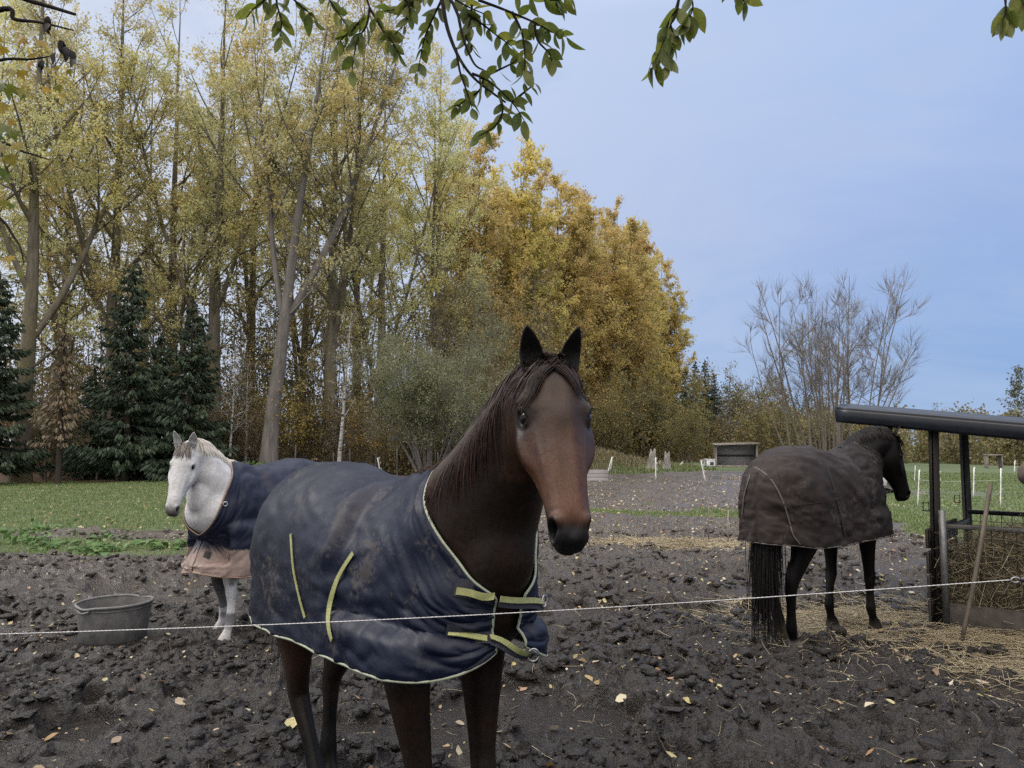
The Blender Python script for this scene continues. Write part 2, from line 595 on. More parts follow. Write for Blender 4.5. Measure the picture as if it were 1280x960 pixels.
def make_ground():
    fine = np.radians(np.arange(-41, 41.001, .095))
    rest = np.radians(np.concatenate([np.arange(45, 316, 6.0)]))
    ang = np.concatenate([fine, rest])            # measured from +Y, clockwise
    ang = np.concatenate([ang, [ang[0] + 2 * np.pi]])
    r1 = [1.2]
    while r1[-1] < 3.2: r1.append(r1[-1] * 1.006)
    while r1[-1] < 8.5: r1.append(r1[-1] * 1.0019)
    while r1[-1] < 16: r1.append(r1[-1] * 1.0034)
    while r1[-1] < 60: r1.append(r1[-1] * 1.008)
    while r1[-1] < 900: r1.append(r1[-1] * 1.12)
    r = np.array(r1)
    A, Rr = np.meshgrid(ang[:-1], r)
    x = np.sin(A) * Rr; y = np.cos(A) * Rr
    z = ground_h(x, y)
    g, st, li = masks(x, y)
    nA = len(ang) - 1; nR = len(r)
    i = np.arange(nR - 1)[:, None] * nA; j = np.arange(nA)[None, :]; j2 = (j + 1) % nA
    q = np.stack(np.broadcast_arrays(i + j, i + nA + j, i + nA + j2, i + j2), -1).reshape(-1, 4)
    q = q[:, ::-1]
    v = np.stack([x, y, z], -1).reshape(-1, 3)
    c = np.stack([g, st, li], -1).reshape(-1, 3)
    # centre disc
    ci = len(v)
    v = np.concatenate([v, [[0, 0, 0]]]); c = np.concatenate([c, [[0, 0, 0]]])
    t = np.stack([np.full(nA, ci), np.arange(nA), (np.arange(nA) + 1) % nA], 1)[:, ::-1]
    mb = MB(); mb.add(v, q, t, c)
    m, nt, out = new_mat("mud_and_turf")
    vec = coords(nt, "Object")
    sep = nt.nodes.new("ShaderNodeSeparateColor"); nt.links.new(attr(nt), sep.inputs[0])
    nA_ = noise(nt, 1.3, 6, .6, vec); nB = noise(nt, 14, 7, .65, vec); nC = noise(nt, 70, 5, .6, vec); nD = noise(nt, .45, 4, .5, vec)
    mud = ramp(nt, nB, [(.30, (.0026, .0019, .0016)), (.5, (.0088, .0063, .0050)), (.70, (.036, .0265, .0215))])
    mud2 = ramp(nt, nC, [(.34, (.0028, .0022, .0019)), (.55, (.0125, .0093, .0077)), (.70, (.056, .0435, .0360))])
    nE = noise(nt, 150, 4, .7, vec)
    mudc = mix(nt, ramp(nt, nA_, [(.35, .25), (.7, .75)]), mud, mud2)
    mudc = mix(nt, ramp(nt, nE, [(.62, 0.0), (.70, .5)]), mudc, (.085, .073, .064))
    sepv = nt.nodes.new("ShaderNodeSeparateXYZ"); nt.links.new(vec, sepv.inputs[0])
    drier = ramp(nt, math_(nt, 'MULTIPLY', math_(nt, 'ADD', sepv.outputs["Y"], math_(nt, 'MULTIPLY', nD, 4.0)), .05), [(.40, 0.0), (.85, 1.0)])
    chaff = ramp(nt, nC, [(.42, 0.0), (.60, .9)])
    mudc = mix(nt, math_(nt, 'MULTIPLY', drier, chaff), mudc, (.150, .124, .098))
    grass = ramp(nt, nB, [(.25, (.028, .044, .016)), (.5, (.060, .092, .032)), (.8, (.11, .135, .055))])
    grass = mix(nt, ramp(nt, nA_, [(.5, 0.0), (.75, .55)]), grass, (.075, .062, .030))
    straw = ramp(nt, nC, [(.25, (.06, .045, .026)), (.55, (.17, .14, .095)), (.8, (.33, .285, .20))])
    lit = ramp(nt, nC, [(.25, (.025, .017, .009)), (.55, (.085, .050, .022)), (.8, (.20, .12, .045))])
    rag = math_(nt, 'MULTIPLY', math_(nt, 'SUBTRACT', nB, .5), 1.1)
    gm = ramp(nt, math_(nt, 'ADD', sep.outputs[0], rag), [(.35, 0.0), (.65, 1.0)])
    sm = ramp(nt, math_(nt, 'ADD', sep.outputs[1], rag), [(.35, 0.0), (.7, .75)])
    lm = ramp(nt, math_(nt, 'ADD', sep.outputs[2], rag), [(.35, 0.0), (.65, 1.0)])
    c1 = mix(nt, gm, mudc, grass); c1 = mix(nt, lm, c1, lit); c1 = mix(nt, sm, c1, straw)
    dry = math_(nt, 'MAXIMUM', gm, math_(nt, 'MAXIMUM', sm, lm))
    wsep = nt.nodes.new("ShaderNodeSeparateColor"); nt.links.new(attr(nt, "Wet"), wsep.inputs[0])
    wet = ramp(nt, math_(nt, 'ADD', wsep.outputs[0], math_(nt, 'MULTIPLY', math_(nt, 'SUBTRACT', nB, .5), 1.0)), [(.1, .38), (.40, .22), (.62, .09)])
    ro = mix(nt, dry, wet, (.85, .85, .85))
    bn = bump(nt, noise(nt, 30, 7, .68, vec, .6), .9, .03)
    bn = bump(nt, nC, .9, .02, bn)
    bn = bump(nt, noise(nt, 190, 4, .6, vec), .45, .004, bn)
    principled(nt, out, c1, ro, .5, bn)
    o = mb.build("ground", m)
    wa = o.data.color_attributes.new("Wet", 'FLOAT_COLOR', 'POINT')
    wv = wetness(v[:, 0], v[:, 1]); wv = np.stack([wv, wv, wv, np.ones(len(wv))], 1).astype(np.float32)
    wa.data.foreach_set("color", wv.ravel())
    tag(o, kind="structure")
    return o


# ------------------------------------------------------------------ loose cover
def scatter(n, x0, x1, y0, y1):
    return rng.uniform(x0, x1, n), rng.uniform(y0, y1, n)


def make_grass():
    mb = MB()
    def blades(x, y, hmin, hmax, wid):
        n = len(x)
        z = ground_h(x, y)
        h = rng.uniform(hmin, hmax, n); a = rng.uniform(0, 6.283, n); ln = rng.uniform(.1, .8, n) * h
        bx = np.cos(a); by = np.sin(a)
        px, py = -by * wid, bx * wid
        base = np.stack([x, y, z - .01], 1)
        mid = base + np.stack([bx * ln * .35, by * ln * .35, h * .65], 1)
        tip = base + np.stack([bx * ln, by * ln, h], 1)
        side = np.stack([px, py, np.zeros(n)], 1) if np.ndim(wid) else np.stack([px, py, np.zeros(n)], 1)
        v = np.stack([base - side, base + side, mid + side * .7, mid - side * .7, tip], 1).reshape(-1, 3)
        k = np.arange(n)[:, None] * 5
        mb.add(v, np.concatenate([k, k + 1, k + 2, k + 3], 1), np.concatenate([k + 3, k + 2, k + 4], 1))
    def region(n, x0, x1, y0, y1, hmin, hmax, wid, thr=.45):
        y = y0 * (y1 / y0) ** rng.random(n)
        x = x0 + (x1 - x0) * rng.random(n)
        g, _, _ = masks(x, y)
        clump = fbm(x * 2.2, y * 2.2, 81, 2)
        k = (g * (.35 + clump) > thr + rng.random(n) * .45) & (np.abs(x / y) < .78)
        x = x[k]; y = y[k]
        blades(x, y, hmin, hmax, wid * np.clip(y / 14, .7, 3))
    region(260000, -28, -3, 11, 40, .03, .10, .005, .30)
    region(110000, 0, 10, 15, 24, .025, .075, .006, .32)
    region(200000, 6, 34, 12, 45, .03, .09, .006, .30)
    region(30000, -1, 12, 40, 62, .06, .2, .010, .25)
    # dry tussocks on the bank
    x = rng.normal(4.6, 2.6, 9000); y = rng.normal(51, 3.0, 9000)
    mb2 = MB(); keep = mb
    mb = mb2
    blades(x, y, .15, .5, .012)
    m2 = leaf_mat("dry_grass", [(.16, .12, .07), (.26, .21, .13), (.11, .10, .06)], .2)
    tag(mb2.build("dry_grass", m2, smooth=False), "pale dry grass covering the low earth bank", "grass", kind="stuff")
    mb = keep
    m = leaf_mat("grass_blades", [(.065, .105, .035), (.115, .175, .060), (.165, .215, .085), (.25, .25, .13)], .3)
    tag(mb.build("grass", m, smooth=False), "short green meadow grass around the muddy paddock", "grass", kind="stuff")


def flat_leaves(mb, x, y, size, lift=.012, tilt=.45, cols=None, fold=.25):
    """heart-shaped fallen leaves with a folded midrib"""
    n = len(x)
    z = ground_h(x, y) + lift
    out = np.array([[-.5, 0], [-.28, .30], [.05, .40], [.32, .22], [.56, 0], [.32, -.22], [.05, -.40], [-.28, -.30]])
    mid = np.array([[-.2, 0], [.2, 0]])
    pts = np.concatenate([out, mid])
    a = rng.uniform(0, 6.283, n)
    u = np.stack([np.cos(a), np.sin(a), rng.normal(0, tilt, n)], 1); u = norm(u)
    w = norm(np.stack([-np.sin(a), np.cos(a), rng.normal(0, tilt, n)], 1)); nn = np.cross(u, w)
    asp = rng.uniform(.6, 1.05, n)
    f = rng.uniform(-.1, 1, n) * fold
    curl = rng.uniform(-.3, .5, n)
    hgt = np.abs(pts[:, 1])[None, :] * f[:, None] * 1.4 + (pts[:, 0] ** 2)[None, :] * curl[:, None]
    size = np.broadcast_to(size, (n,))
    v = np.stack([x, y, z], 1)[:, None, :] + size[:, None, None] * (pts[None, :, 0, None] * u[:, None, :] + pts[None, :, 1, None] * asp[:, None, None] * w[:, None, :] + hgt[:, :, None] * nn[:, None, :])
    k = np.arange(n)[:, None] * 10
    tri = np.array([(0, 8, 1), (1, 8, 2), (2, 8, 9), (2, 9, 3), (3, 9, 4), (4, 9, 5), (5, 9, 6), (6, 9, 8), (6, 8, 7), (7, 8, 0)])
    t = (k[:, :, None] * 0 + k[:, None, :] + tri[None].reshape(1, 10, 3)).reshape(-1, 3) if False else (k[:, None, :] + tri[None]).reshape(-1, 3)
    mb.add(v.reshape(-1, 3), None, t)


def make_leaf_litter():
    mb = MB()
    def reg(n, x0, x1, y0, y1, smin, smax, dens=None):
        y = np.sqrt(rng.uniform(y0 ** 2, y1 ** 2, n)); x = rng.uniform(-1, 1, n) * y * .72
        k = (x > x0) & (x < x1)
        cl = fbm(x * .7, y * .7, 101, 3)
        k &= cl > rng.uniform(.25, .62, n)
        x, y = x[k], y[k]
        flat_leaves(mb, x, y, rng.uniform(smin, smax, len(x)), .010 + .004 * (y > 10))
    reg(420, -9, 9, 3.2, 9, .025, .075)
    reg(7500, -4.6, 8.5, 8, 22, .035, .08)
    reg(8500, -6, 14, 20, 40, .04, .10)
    reg(11000, -30, -3, 13, 37, .04, .10)
    reg(1500, 8, 30, 14, 40, .04, .09)
    reg(16000, -7, 10, 5.5, 24, .015, .045)
    reg(1500, -9, 9, 3.2, 7.5, .008, .024)
    reg(160, -3, 5, 3.3, 6, .05, .10)
    # a few groups close to the camera, as they lie in the mud
    spots = [(105, 925, .10), (92, 858, .05), (268, 930, .05), (345, 730, .03), (425, 935, .07), (447, 888, .07), (410, 907, .06), (730, 845, .07), (745, 850, .06), (800, 862, .09), (815, 858, .08), (748, 880, .07), (722, 857, .05),
             (795, 888, .06), (838, 858, .05), (647, 912, .05), (693, 918, .07), (1090, 915, .08), (870, 822, .05), (775, 815, .06), (690, 850, .06), (558, 935, .05), (620, 880, .05), (12, 925, .06), (470, 893, .06), (1010, 935, .06)]
    xs, ys = [], []
    for px, py, s in spots:
        d = ray(px, py); t = -CAM_H / d[2]
        xs.append(d[0] * t); ys.append(d[1] * t)
    flat_leaves(mb, np.array(xs), np.array(ys), np.array([s[2] for s in spots]) * 1.15, .02, .3)
    m = leaf_mat("fallen_leaves", [(.34, .28, .10), (.42, .38, .22), (.22, .12, .05), (.44, .40, .30), (.28, .26, .09), (.15, .09, .05), (.46, .43, .35), (.27, .14, .075), (.30, .27, .20)], .15, rough=.55)
    tag(mb.build("fallen_leaves", m, smooth=False), "yellow and brown autumn leaves scattered over the mud and grass", "leaves", kind="stuff")


def strands(mb, base, length, rad, lift=.5, n=4, sides=3):
    """loose bent stalks lying from base points"""
    k = len(base)
    a = rng.uniform(0, 6.283, k); e = np.abs(rng.normal(0, lift, k))
    d = np.stack([np.cos(a) * np.cos(e), np.sin(a) * np.cos(e), np.sin(e)], 1)
    L = rng.uniform(.4, 1, k) * length
    bend = rng.normal(0, .25, (k, 3)); bend[:, 2] = -np.abs(bend[:, 2])
    t = np.linspace(0, 1, n)
    pts = base[:, None, :] + L[:, None, None] * (t[None, :, None] * d[:, None, :] + (t ** 2)[None, :, None] * bend[:, None, :])
    gz = ground_h(pts[..., 0], pts[..., 1]) + .006
    return pts, gz, rad


def make_straw():
    mb = MB()
    def patch(n, cx, cy, sx, sy, L, rad, up=.15, lift=.25):
        x = rng.normal(cx, sx, n); y = rng.normal(cy, sy, n)
        b = np.stack([x, y, ground_h(x, y) + rng.uniform(.0, up, n) * np.exp(-((x - cx) / sx) ** 2 - ((y - cy) / sy) ** 2)], 1)
        p, gz, r = strands(mb, b, L, rad, lift)
        p[..., 2] = np.maximum(p[..., 2], gz)
        batch_tubes(mb, p, np.full((n, 4), rad) * np.array([1, 1, .9, .6]), 3)
    patch(1500, 2.8, 13.1, .75, .24, .40, .0045, .10, .2)
    patch(5200, 4.75, 6.7, 1.0, .42, .36, .0024, .07, .15)
    patch(1900, 3.3, 7.7, .75, .40, .34, .0026, .05, .15)
    patch(500, 4.4, 5.7, 1.2, .6, .22, .0016, .02, .12)
    patch(220, 2.8, 5.8, 1.3, 1.2, .2, .0015, .01, .12)
    patch(300, 1.5, 9.5, 2.2, 2.2, .25, .0022, .01, .12)
    patch(110, 0.8, 4.6, 1.5, 1.0, .14, .0011, .008, .12)
    patch(90, -2.0, 5.2, 1.6, 1.2, .14, .0011, .008, .12)
    m = leaf_mat("straw_stalks", [(.34, .285, .18), (.45, .39, .27), (.23, .19, .12), (.52, .47, .35)], .15)
    tag(mb.build("loose_straw", m), "loose pale straw trodden into the mud", "straw", kind="stuff")


def make_weeds():
    """broad-leaved weeds growing at the meadow edge"""
    mb = MB()
    pl = [(-5.1, 12.9), (-5.6, 12.7), (-6.2, 13.1), (-6.9, 12.8), (-7.6, 13.0), (-4.7, 13.4), (-5.4, 13.6), (-7.1, 13.6), (-8.3, 13.4), (-8.9, 12.9), (-4.3, 14.0), (-6.5, 12.4), (-9.4, 15.5), (-9.9, 15.2), (-4.5, 12.3)]
    for (cx, cy) in pl:
        n = rng.integers(26, 48)
        a = rng.uniform(0, 6.283, n); rr = rng.uniform(0, .32, n); e = rng.uniform(.3, 1.2, n); L = rng.uniform(.14, .32, n)
        x = cx + np.cos(a) * rr; y = cy + np.sin(a) * rr
        b = np.stack([x, y, ground_h(x, y)], 1)
        d = np.stack([np.cos(a) * np.cos(e), np.sin(a) * np.cos(e), np.sin(e)], 1)
        s = np.stack([-np.sin(a), np.cos(a), np.zeros(n)], 1) * (L * .2)[:, None]
        drop = np.array([0, 0, -1.])
        rows = []
        for t, w in ((0, .15), (.3, .7), (.6, 1), (.85, .7), (1, .05)):
            c = b + d * (L * t)[:, None] + drop * (L * .55 * t * t)[:, None]
            rows += [c - s * w, c + s * w]
        v = np.stack(rows, 1).reshape(-1, 3); k = np.arange(n)[:, None] * 10
        q = np.concatenate([np.concatenate([k + i, k + i + 1, k + i + 3, k + i + 2], 1) for i in (0, 2, 4, 6)])
        mb.add(v, q)
    # ferns and nettles at the wood edge behind the grey horse
    for (px, Y, n, hh) in ((322, 33, 160, 1.0), (345, 33.5, 120, .8), (60, 13.8, 40, .3), (300, 34, 60, .6)):
        cx = PX(px, Y)
        x = rng.normal(cx, .7 if Y > 20 else .35, n); y = rng.normal(Y, .5, n)
        z = ground_h(x, y) + rng.uniform(.1, 1, n) * hh
        leaf_quads(mb, np.stack([x, y, z], 1), rng.uniform(.2, .45, n) * (1 if Y > 20 else .5), .35)
    m = leaf_mat("weed_leaves", [(.045, .10, .025), (.08, .155, .04), (.06, .125, .045), (.12, .18, .06)], .25)
    tag(mb.build("leafy_weeds", m), "low broad-leaved green weeds at the meadow edge", "weeds", kind="stuff")


def make_clods():
    """broken lumps of mud lying over the poached ground"""
    import bmesh
    bm = bmesh.new(); bmesh.ops.create_icosphere(bm, subdivisions=1, radius=1.0)
    bm.verts.ensure_lookup_table(); bv = np.array([tuple(q.co) for q in bm.verts]); bt = np.array([[q.index for q in f.verts] for f in bm.faces]); bm.free()
    mb = MB()
    def lay(n, y0, y1, smin, smax, thr, x0=-9, x1=9, pw=2.2):
        y = np.sqrt(rng.uniform(y0 ** 2, y1 ** 2, n)); x = rng.uniform(-1, 1, n) * y * .70
        g, st, li = masks(x, y)
        k = (x > x0) & (x < x1) & (g + li < .4) & (st < .6) & (wetness(x, y) < .6)
        k &= fbm(x * 1.9, y * 1.9, 131, 3) > thr + rng.normal(0, .07, n)
        for hx, hy, hr in FLAT: k &= np.hypot(x - hx, y - hy) > hr * 1.0
        x, y = x[k], y[k]; m = len(x)
        s_ = smin + (smax - smin) * rng.random(m) ** pw
        sc = s_[:, None] * rng.uniform(.55, 1.25, (m, 3)) * np.array([1, 1, .62])
        d = 1 + rng.normal(0, .22, (m, len(bv), 1))
        v = bv[None] * d * sc[:, None, :]
        a = rng.uniform(0, 6.283, m); ca, sa = np.cos(a)[:, None], np.sin(a)[:, None]; tl = rng.normal(0, .4, m)[:, None]
        X = v[..., 0] * ca - v[..., 1] * sa; Y = v[..., 0] * sa + v[..., 1] * ca; Z = v[..., 2] + X * tl * .5
        z = ground_h(x, y) + sc[:, 2] * rng.uniform(-.25, .55, m)
        P_ = np.stack([X + x[:, None], Y + y[:, None], Z + z[:, None]], -1)
        k_ = np.arange(m)[:, None, None] * len(bv)
        mb.add(P_.reshape(-1, 3), None, (k_ + bt[None]).reshape(-1, 3), (0, 0, 0))
    lay(9000, 3.0, 7.5, .008, .026, .40, pw=1.2)
    lay(8000, 3.0, 8.0, .018, .075, .45, pw=2.2)
    lay(14000, 7.0, 15, .018, .080, .46, pw=1.9)
    m = bpy.data.materials["mud_and_turf"]
    oc = mb.build("mud_clods", m, smooth=False); ns = len(oc.data.polygons); sm = (np.arange(ns) // 80) % 3 != 0; oc.data.polygons.foreach_set("use_smooth", sm)
    tag(oc, "dark broken clods of churned mud over the paddock", "mud", kind="stuff")
# ------------------------------------------------------------------ horses
def coat_mat(name, rough=.5, bs=.25, dust=None, sheen=.02, spec=.2, hc=.22):
    m, nt, out = new_mat(name)
    c = attr(nt)
    v = coords(nt, "Object")
    n1 = noise(nt, 7, 5, .6, v); n2 = noise(nt, 55, 4, .6, v)
    f = ramp(nt, n1, [(.3, (.80, .80, .80)), (.7, (1.16, 1.15, 1.14))])
    c2 = mix(nt, 1.0, c, f, 'MULTIPLY')
    f2 = ramp(nt, n2, [(.3, (.82, .82, .82)), (.7, (1.15, 1.15, 1.15))])
    c2 = mix(nt, 1.0, c2, f2, 'MULTIPLY')
    vl = coords(nt, "Object", (1, 1, .12)); n4 = noise(nt, 170, 4, .7, vl, .4)
    c2 = mix(nt, 1.0, c2, ramp(nt, n4, [(.32, (1 - hc,) * 3), (.68, (1 + hc,) * 3)]), 'MULTIPLY')
    if dust is not None:
        d = ramp(nt, noise(nt, 5, 8, .68, v), [(.62, 0.0), (.72, .55)])
        c2 = mix(nt, d, c2, dust)
    vs_ = coords(nt, "Object", (1, 1, .22))
    h = noise(nt, 260, 3, .6, vs_)
    nb = bump(nt, noise(nt, 18, 4, .5, v), .18, .012)
    nb = bump(nt, h, bs, .003, nb)
    rr = ramp(nt, n2, [(.3, rough * .85), (.7, rough * 1.2)])
    principled(nt, out, c2, rr, spec, nb, 0, sheen)
    return m


def hair_mat(name, c1, c2, c3=None, rough=.42):
    m, nt, out = new_mat(name)
    g = nt.nodes.new("ShaderNodeNewGeometry")
    c = ramp(nt, g.outputs["Random Per Island"], [(0, c1), (.55, c2), (1, c3 or c2)])
    a = attr(nt)
    principled(nt, out, mix(nt, 1.0, c, a, 'MULTIPLY'), rough, .22)
    return m


def ellipse_ring(c, L, U, a, b, e=2.0, k=28, top=None):
    th = np.arange(k) / k * 2 * np.pi
    cs, sn = np.cos(th), np.sin(th)
    x = np.sign(cs) * np.abs(cs) ** (2 / e); z = np.sign(sn) * np.abs(sn) ** (2 / e)
    if top is not None:
        x = x * np.interp(z, [-1, 0, 1], [top[0], 1, top[1]])
    return c[None] + a * x[:, None] * L[None] + b * z[:, None] * U[None]


def loft(mb, rings, col=(1, 1, 1)):
    rings = np.asarray(rings); n, k, _ = rings.shape
    v = rings.reshape(-1, 3)
    i = np.arange(n - 1)[:, None] * k; j = np.arange(k)[None]; j2 = (j + 1) % k
    q = np.stack(np.broadcast_arrays(i + j, i + j2, i + k + j2, i + k + j), -1).reshape(-1, 4)
    v = np.concatenate([v, rings[0].mean(0)[None], rings[-1].mean(0)[None]])
    a = n * k; jj = np.arange(k); jj2 = (jj + 1) % k
    t = np.concatenate([np.stack([np.full(k, a), jj2, jj], 1), np.stack([np.full(k, a + 1), (n - 1) * k + jj, (n - 1) * k + jj2], 1)])
    mb.add(v, q, t, col)


LY = np.array([0, 1., 0])


def limb(mb, rows, n=40, k=20):
    """rows: x,y,z,lateral,foreaft ; ring plane follows the limb"""
    r = smoothcurve(rows, n)
    c = r[:, :3]; T = norm(np.gradient(c, axis=0))
    rings = []
    for i in range(n):
        L = norm(LY - T[i] * np.dot(LY, T[i])); U = np.cross(T[i], L)
        rings.append(ellipse_ring(c[i], L, U, r[i, 3], r[i, 4], 2.15, k))
    loft(mb, rings)


TR = np.array([  # x, top, bottom, half width, e, upper narrowing
    (-.86, 1.33, 1.16, .07, 2.0, .9), (-.83, 1.42, 1.07, .145, 2.0, .85), (-.76, 1.505, .98, .22, 2.1, .8), (-.64, 1.565, .94, .268, 2.2, .78), (-.48, 1.60, .93, .283, 2.2, .74),
    (-.30, 1.59, .945, .275, 2.1, .72), (-.10, 1.548, .91, .28, 2.1, .72), (.10, 1.535, .885, .285, 2.1, .70), (.26, 1.56, .87, .282, 2.1, .62), (.40, 1.605, .87, .265, 2.1, .52), (.52, 1.58, .89, .250, 2.1, .55),
    (.64, 1.50, .93, .235, 2.1, .65), (.74, 1.40, .985, .205, 2.1, .8), (.80, 1.31, 1.04, .155, 2.0, .9), (.835, 1.23, 1.10, .08, 2.0, 1)])


def trunk_top(x):
    return np.interp(x, TR[:, 0], TR[:, 1])


class Horse:
    def __init__(s, name, pos, fdir, scale=1.0, name_sink=True):
        f = np.array([fdir[0], fdir[1], 0.]); f = norm(f)
        s.name = name; s.f = f; s.l = np.array([-f[1], f[0], 0.]); s.pos = np.array([pos[0], pos[1], 0.]); s.sc = scale
        s.R = np.stack([f, s.l, [0, 0, 1.]], 1)
        s.root = empty(name, s.pos + np.array([0, 0, -.025 if name_sink else 0]), math.atan2(f[1], f[0])); s.root.scale = (scale,) * 3

    def L(s, p):      # world -> local
        return ((np.asarray(p, float) - s.pos) @ s.R) / s.sc

    def Ld(s, d):
        return norm(np.asarray(d, float) @ s.R)

    def W(s, p):
        return (np.asarray(p, float) * s.sc) @ s.R.T + s.pos

    def make_body(s, poll, hface, pitch, roll=0.0, fore=((0, 0), (0, 0)), hind=((0, 0), (0, 0)), voxel=.008, neck_mid=None, ear_back=0.0, ears=(0, 0), thick=1.0, hl=.60, hws=1.0):
        """poll: world; hface: world horizontal facing; fore/hind: hoof shifts (x,y) for left, right"""
        mb = MB()
        # trunk
        tr = smoothcurve(TR, 70)
        rings = []
        for x, zt, zb, w, e, tn in tr:
            rings.append(ellipse_ring(np.array([x, 0, (zt + zb) / 2 * .52 + zb * .48 + (zt - zb) * .0]), LY, np.array([0, 0, 1.]), w, 1.0, e, 40))
            rg = rings[-1]; zc = zb + (zt - zb) * .44
            u = rg[:, 2] - rings[-1][:, 2].mean()
            u = u / np.abs(u).max()
            rg[:, 2] = zc + np.where(u > 0, u * (zt - zc), u * (zc - zb))
            rg[:, 1] *= np.where(u > 0, 1 - (1 - tn) * np.clip(u, 0, 1) ** 1.6, 1)
        loft(mb, rings)
        # head frame
        h = np.array([hface[0], hface[1], 0.]); h = norm(h)
        a = math.cos(pitch) * h - math.sin(pitch) * np.array([0, 0, 1.])
        n = math.sin(pitch) * h + math.cos(pitch) * np.array([0, 0, 1.])
        w = np.cross(np.array([0, 0, 1.]), h)          # horse's left
        if roll:
            c_, s_ = math.cos(roll), math.sin(roll)
            def rot(v): return v * c_ + np.cross(h, v) * s_ + h * np.dot(h, v) * (1 - c_)
            a, n, w = rot(a), rot(n), rot(w)
        a, n, w = s.Ld(a), s.Ld(n), s.Ld(w)
        p0 = s.L(poll)
        s.ha, s.hn, s.hw, s.p0, s.hl = a, n, w, p0, hl
        # neck
        B0 = np.array([.44, 0, 1.25]); B2 = p0 + a * .075 - n * .085
        B1 = B0 + np.array([.34, 0, .30]) * .9
        if neck_mid is not None: B1 = B1 + np.asarray(neck_mid)
        B1b = B2 - (norm(a * .55 + (p0 - B0)) * .24) + np.array([0, 0, .02])
        ss = np.linspace(0, 1, 40)[:, None]
        cc = (1 - ss) ** 3 * B0 + 3 * (1 - ss) ** 2 * ss * B1 + 3 * (1 - ss) * ss ** 2 * B1b + ss ** 3 * B2
        T = norm(np.gradient(cc, axis=0))
        rings = []; s.crest = []; s.neck_c = cc; s.neck_L = []; s.neck_U = []
        for i in range(40):
            t = ss[i, 0]
            Lv = norm(LY * (1 - t) + w * t); Lv = norm(Lv - T[i] * np.dot(Lv, T[i])); U = np.cross(T[i], Lv)
            hh = np.interp(t, [0, .2, .4, .6, .8, 1], [.325, .272, .220, .182, .155, .135]) * thick
            lw = np.interp(t, [0, .2, .4, .6, .8, 1], [.250, .232, .185, .145, .116, .094]) * thick
            rings.append(ellipse_ring(cc[i], Lv, U, lw, hh, 2.0, 32, (.92, .62)))
            s.crest.append(cc[i] + U * hh); s.neck_L.append(Lv); s.neck_U.append(U)
        s.crest = np.array(s.crest)
        loft(mb, rings)
        # breast: runs from the underside of the neck into the chest
        bs = [tuple(cc[17] - s.neck_U[17] * .05) + (.09 * thick, .09), tuple((cc[10] - s.neck_U[10] * .17) * .75 + np.array([.70, 0, 1.22]) * .25) + (.145 * thick, .15), (.66, 0, 1.19, .150 * thick, .15), (.60, 0, 1.04, .14, .14)]
        limb(mb, bs, 30, 24)
        # head
        tk = [0, .06, .15, .25, .35, .45, .55, .65, .75, .85, .93, .98, 1.0]
        D_ = [.15, .195, .245, .280, .290, .265, .215, .175, .150, .138, .128, .098, .05]
        f_ = [-.012, .006, .016, .015, .009, .003, .0, -.003, -.004, -.004, -.014, -.034, -.060]
        hw_ = [.066, .092, .112, .122, .123, .116, .103, .085, .071, .066, .0655, .052, .028]
        jw_ = [.9, .86, .84, .82, .80, .76, .70, .70, .74, .76, .70, .66, .7]
        tt = np.linspace(0, 1, 60)
        rings = []
        k = 36; th = np.arange(k) / k * 2 * np.pi; cs, sn = np.cos(th), np.sin(th); e = 2.2
        X = np.sign(cs) * np.abs(cs) ** (2 / e); Z = np.sign(sn) * np.abs(sn) ** (2 / e)
        def ci(v): return smoothcurve(np.stack([tk, v], 1), 400)
        def ev(v): c_ = ci(v); return np.interp(tt, c_[:, 0], c_[:, 1])
        Dv, fv, hv, jv = ev(D_), ev(f_), ev(hw_), ev(jw_)
        for i, t in enumerate(tt):
            nn = fv[i] - Dv[i] / 2 + Z * Dv[i] / 2
            wid = hws * hv[i] * np.interp(Z, [-1, -.2, .35, 1], [jv[i] * .9, .45 + jv[i] * .55, 1.0, .90])
            rings.append(p0 + a * (t * hl) + (X * wid)[:, None] * w + nn[:, None] * n)
        loft(mb, rings)
        # throat filler between jaw and neck
        # ears
        eb = MB()
        for sd, tw in ((1, ears[0]), (-1, ears[1])):
            base = p0 + a * .035 + w * (sd * .060) - n * .022
            ax = norm(-a * (.84 + ear_back) + n * (.54 - ear_back) + w * (sd * .13))
            front = norm(n * .62 + a * .55 + w * (sd * (.30 + tw))); front = norm(front - ax * np.dot(front, ax))
            side = np.cross(ax, front)
            rr = []
            for t in np.linspace(0, 1, 16):
                wd = np.interp(t, [0, .12, .3, .5, .7, .86, .95, 1], [.027, .035, .041, .040, .031, .019, .010, .003])
                dp = wd * np.interp(t, [0, .4, 1], [1.0, .75, .35]); th_ = .006
                a2 = np.linspace(-1.25, 1.25, 11)
                o = base + ax * (t * .166 - .012)
                cv = np.interp(t, [0, .5, 1], [0, .006, -.012])
                outer = [o + side * (wd * math.sin(q_)) - front * (dp * math.cos(q_) + cv) for q_ in a2]
                inner = [o + side * (max(wd - th_, .001) * math.sin(q_)) - front * (dp * math.cos(q_) + cv - th_ * max(.15, math.cos(q_))) for q_ in a2[::-1]]
                rr.append(np.array(outer + inner))
            loft(eb, rr)
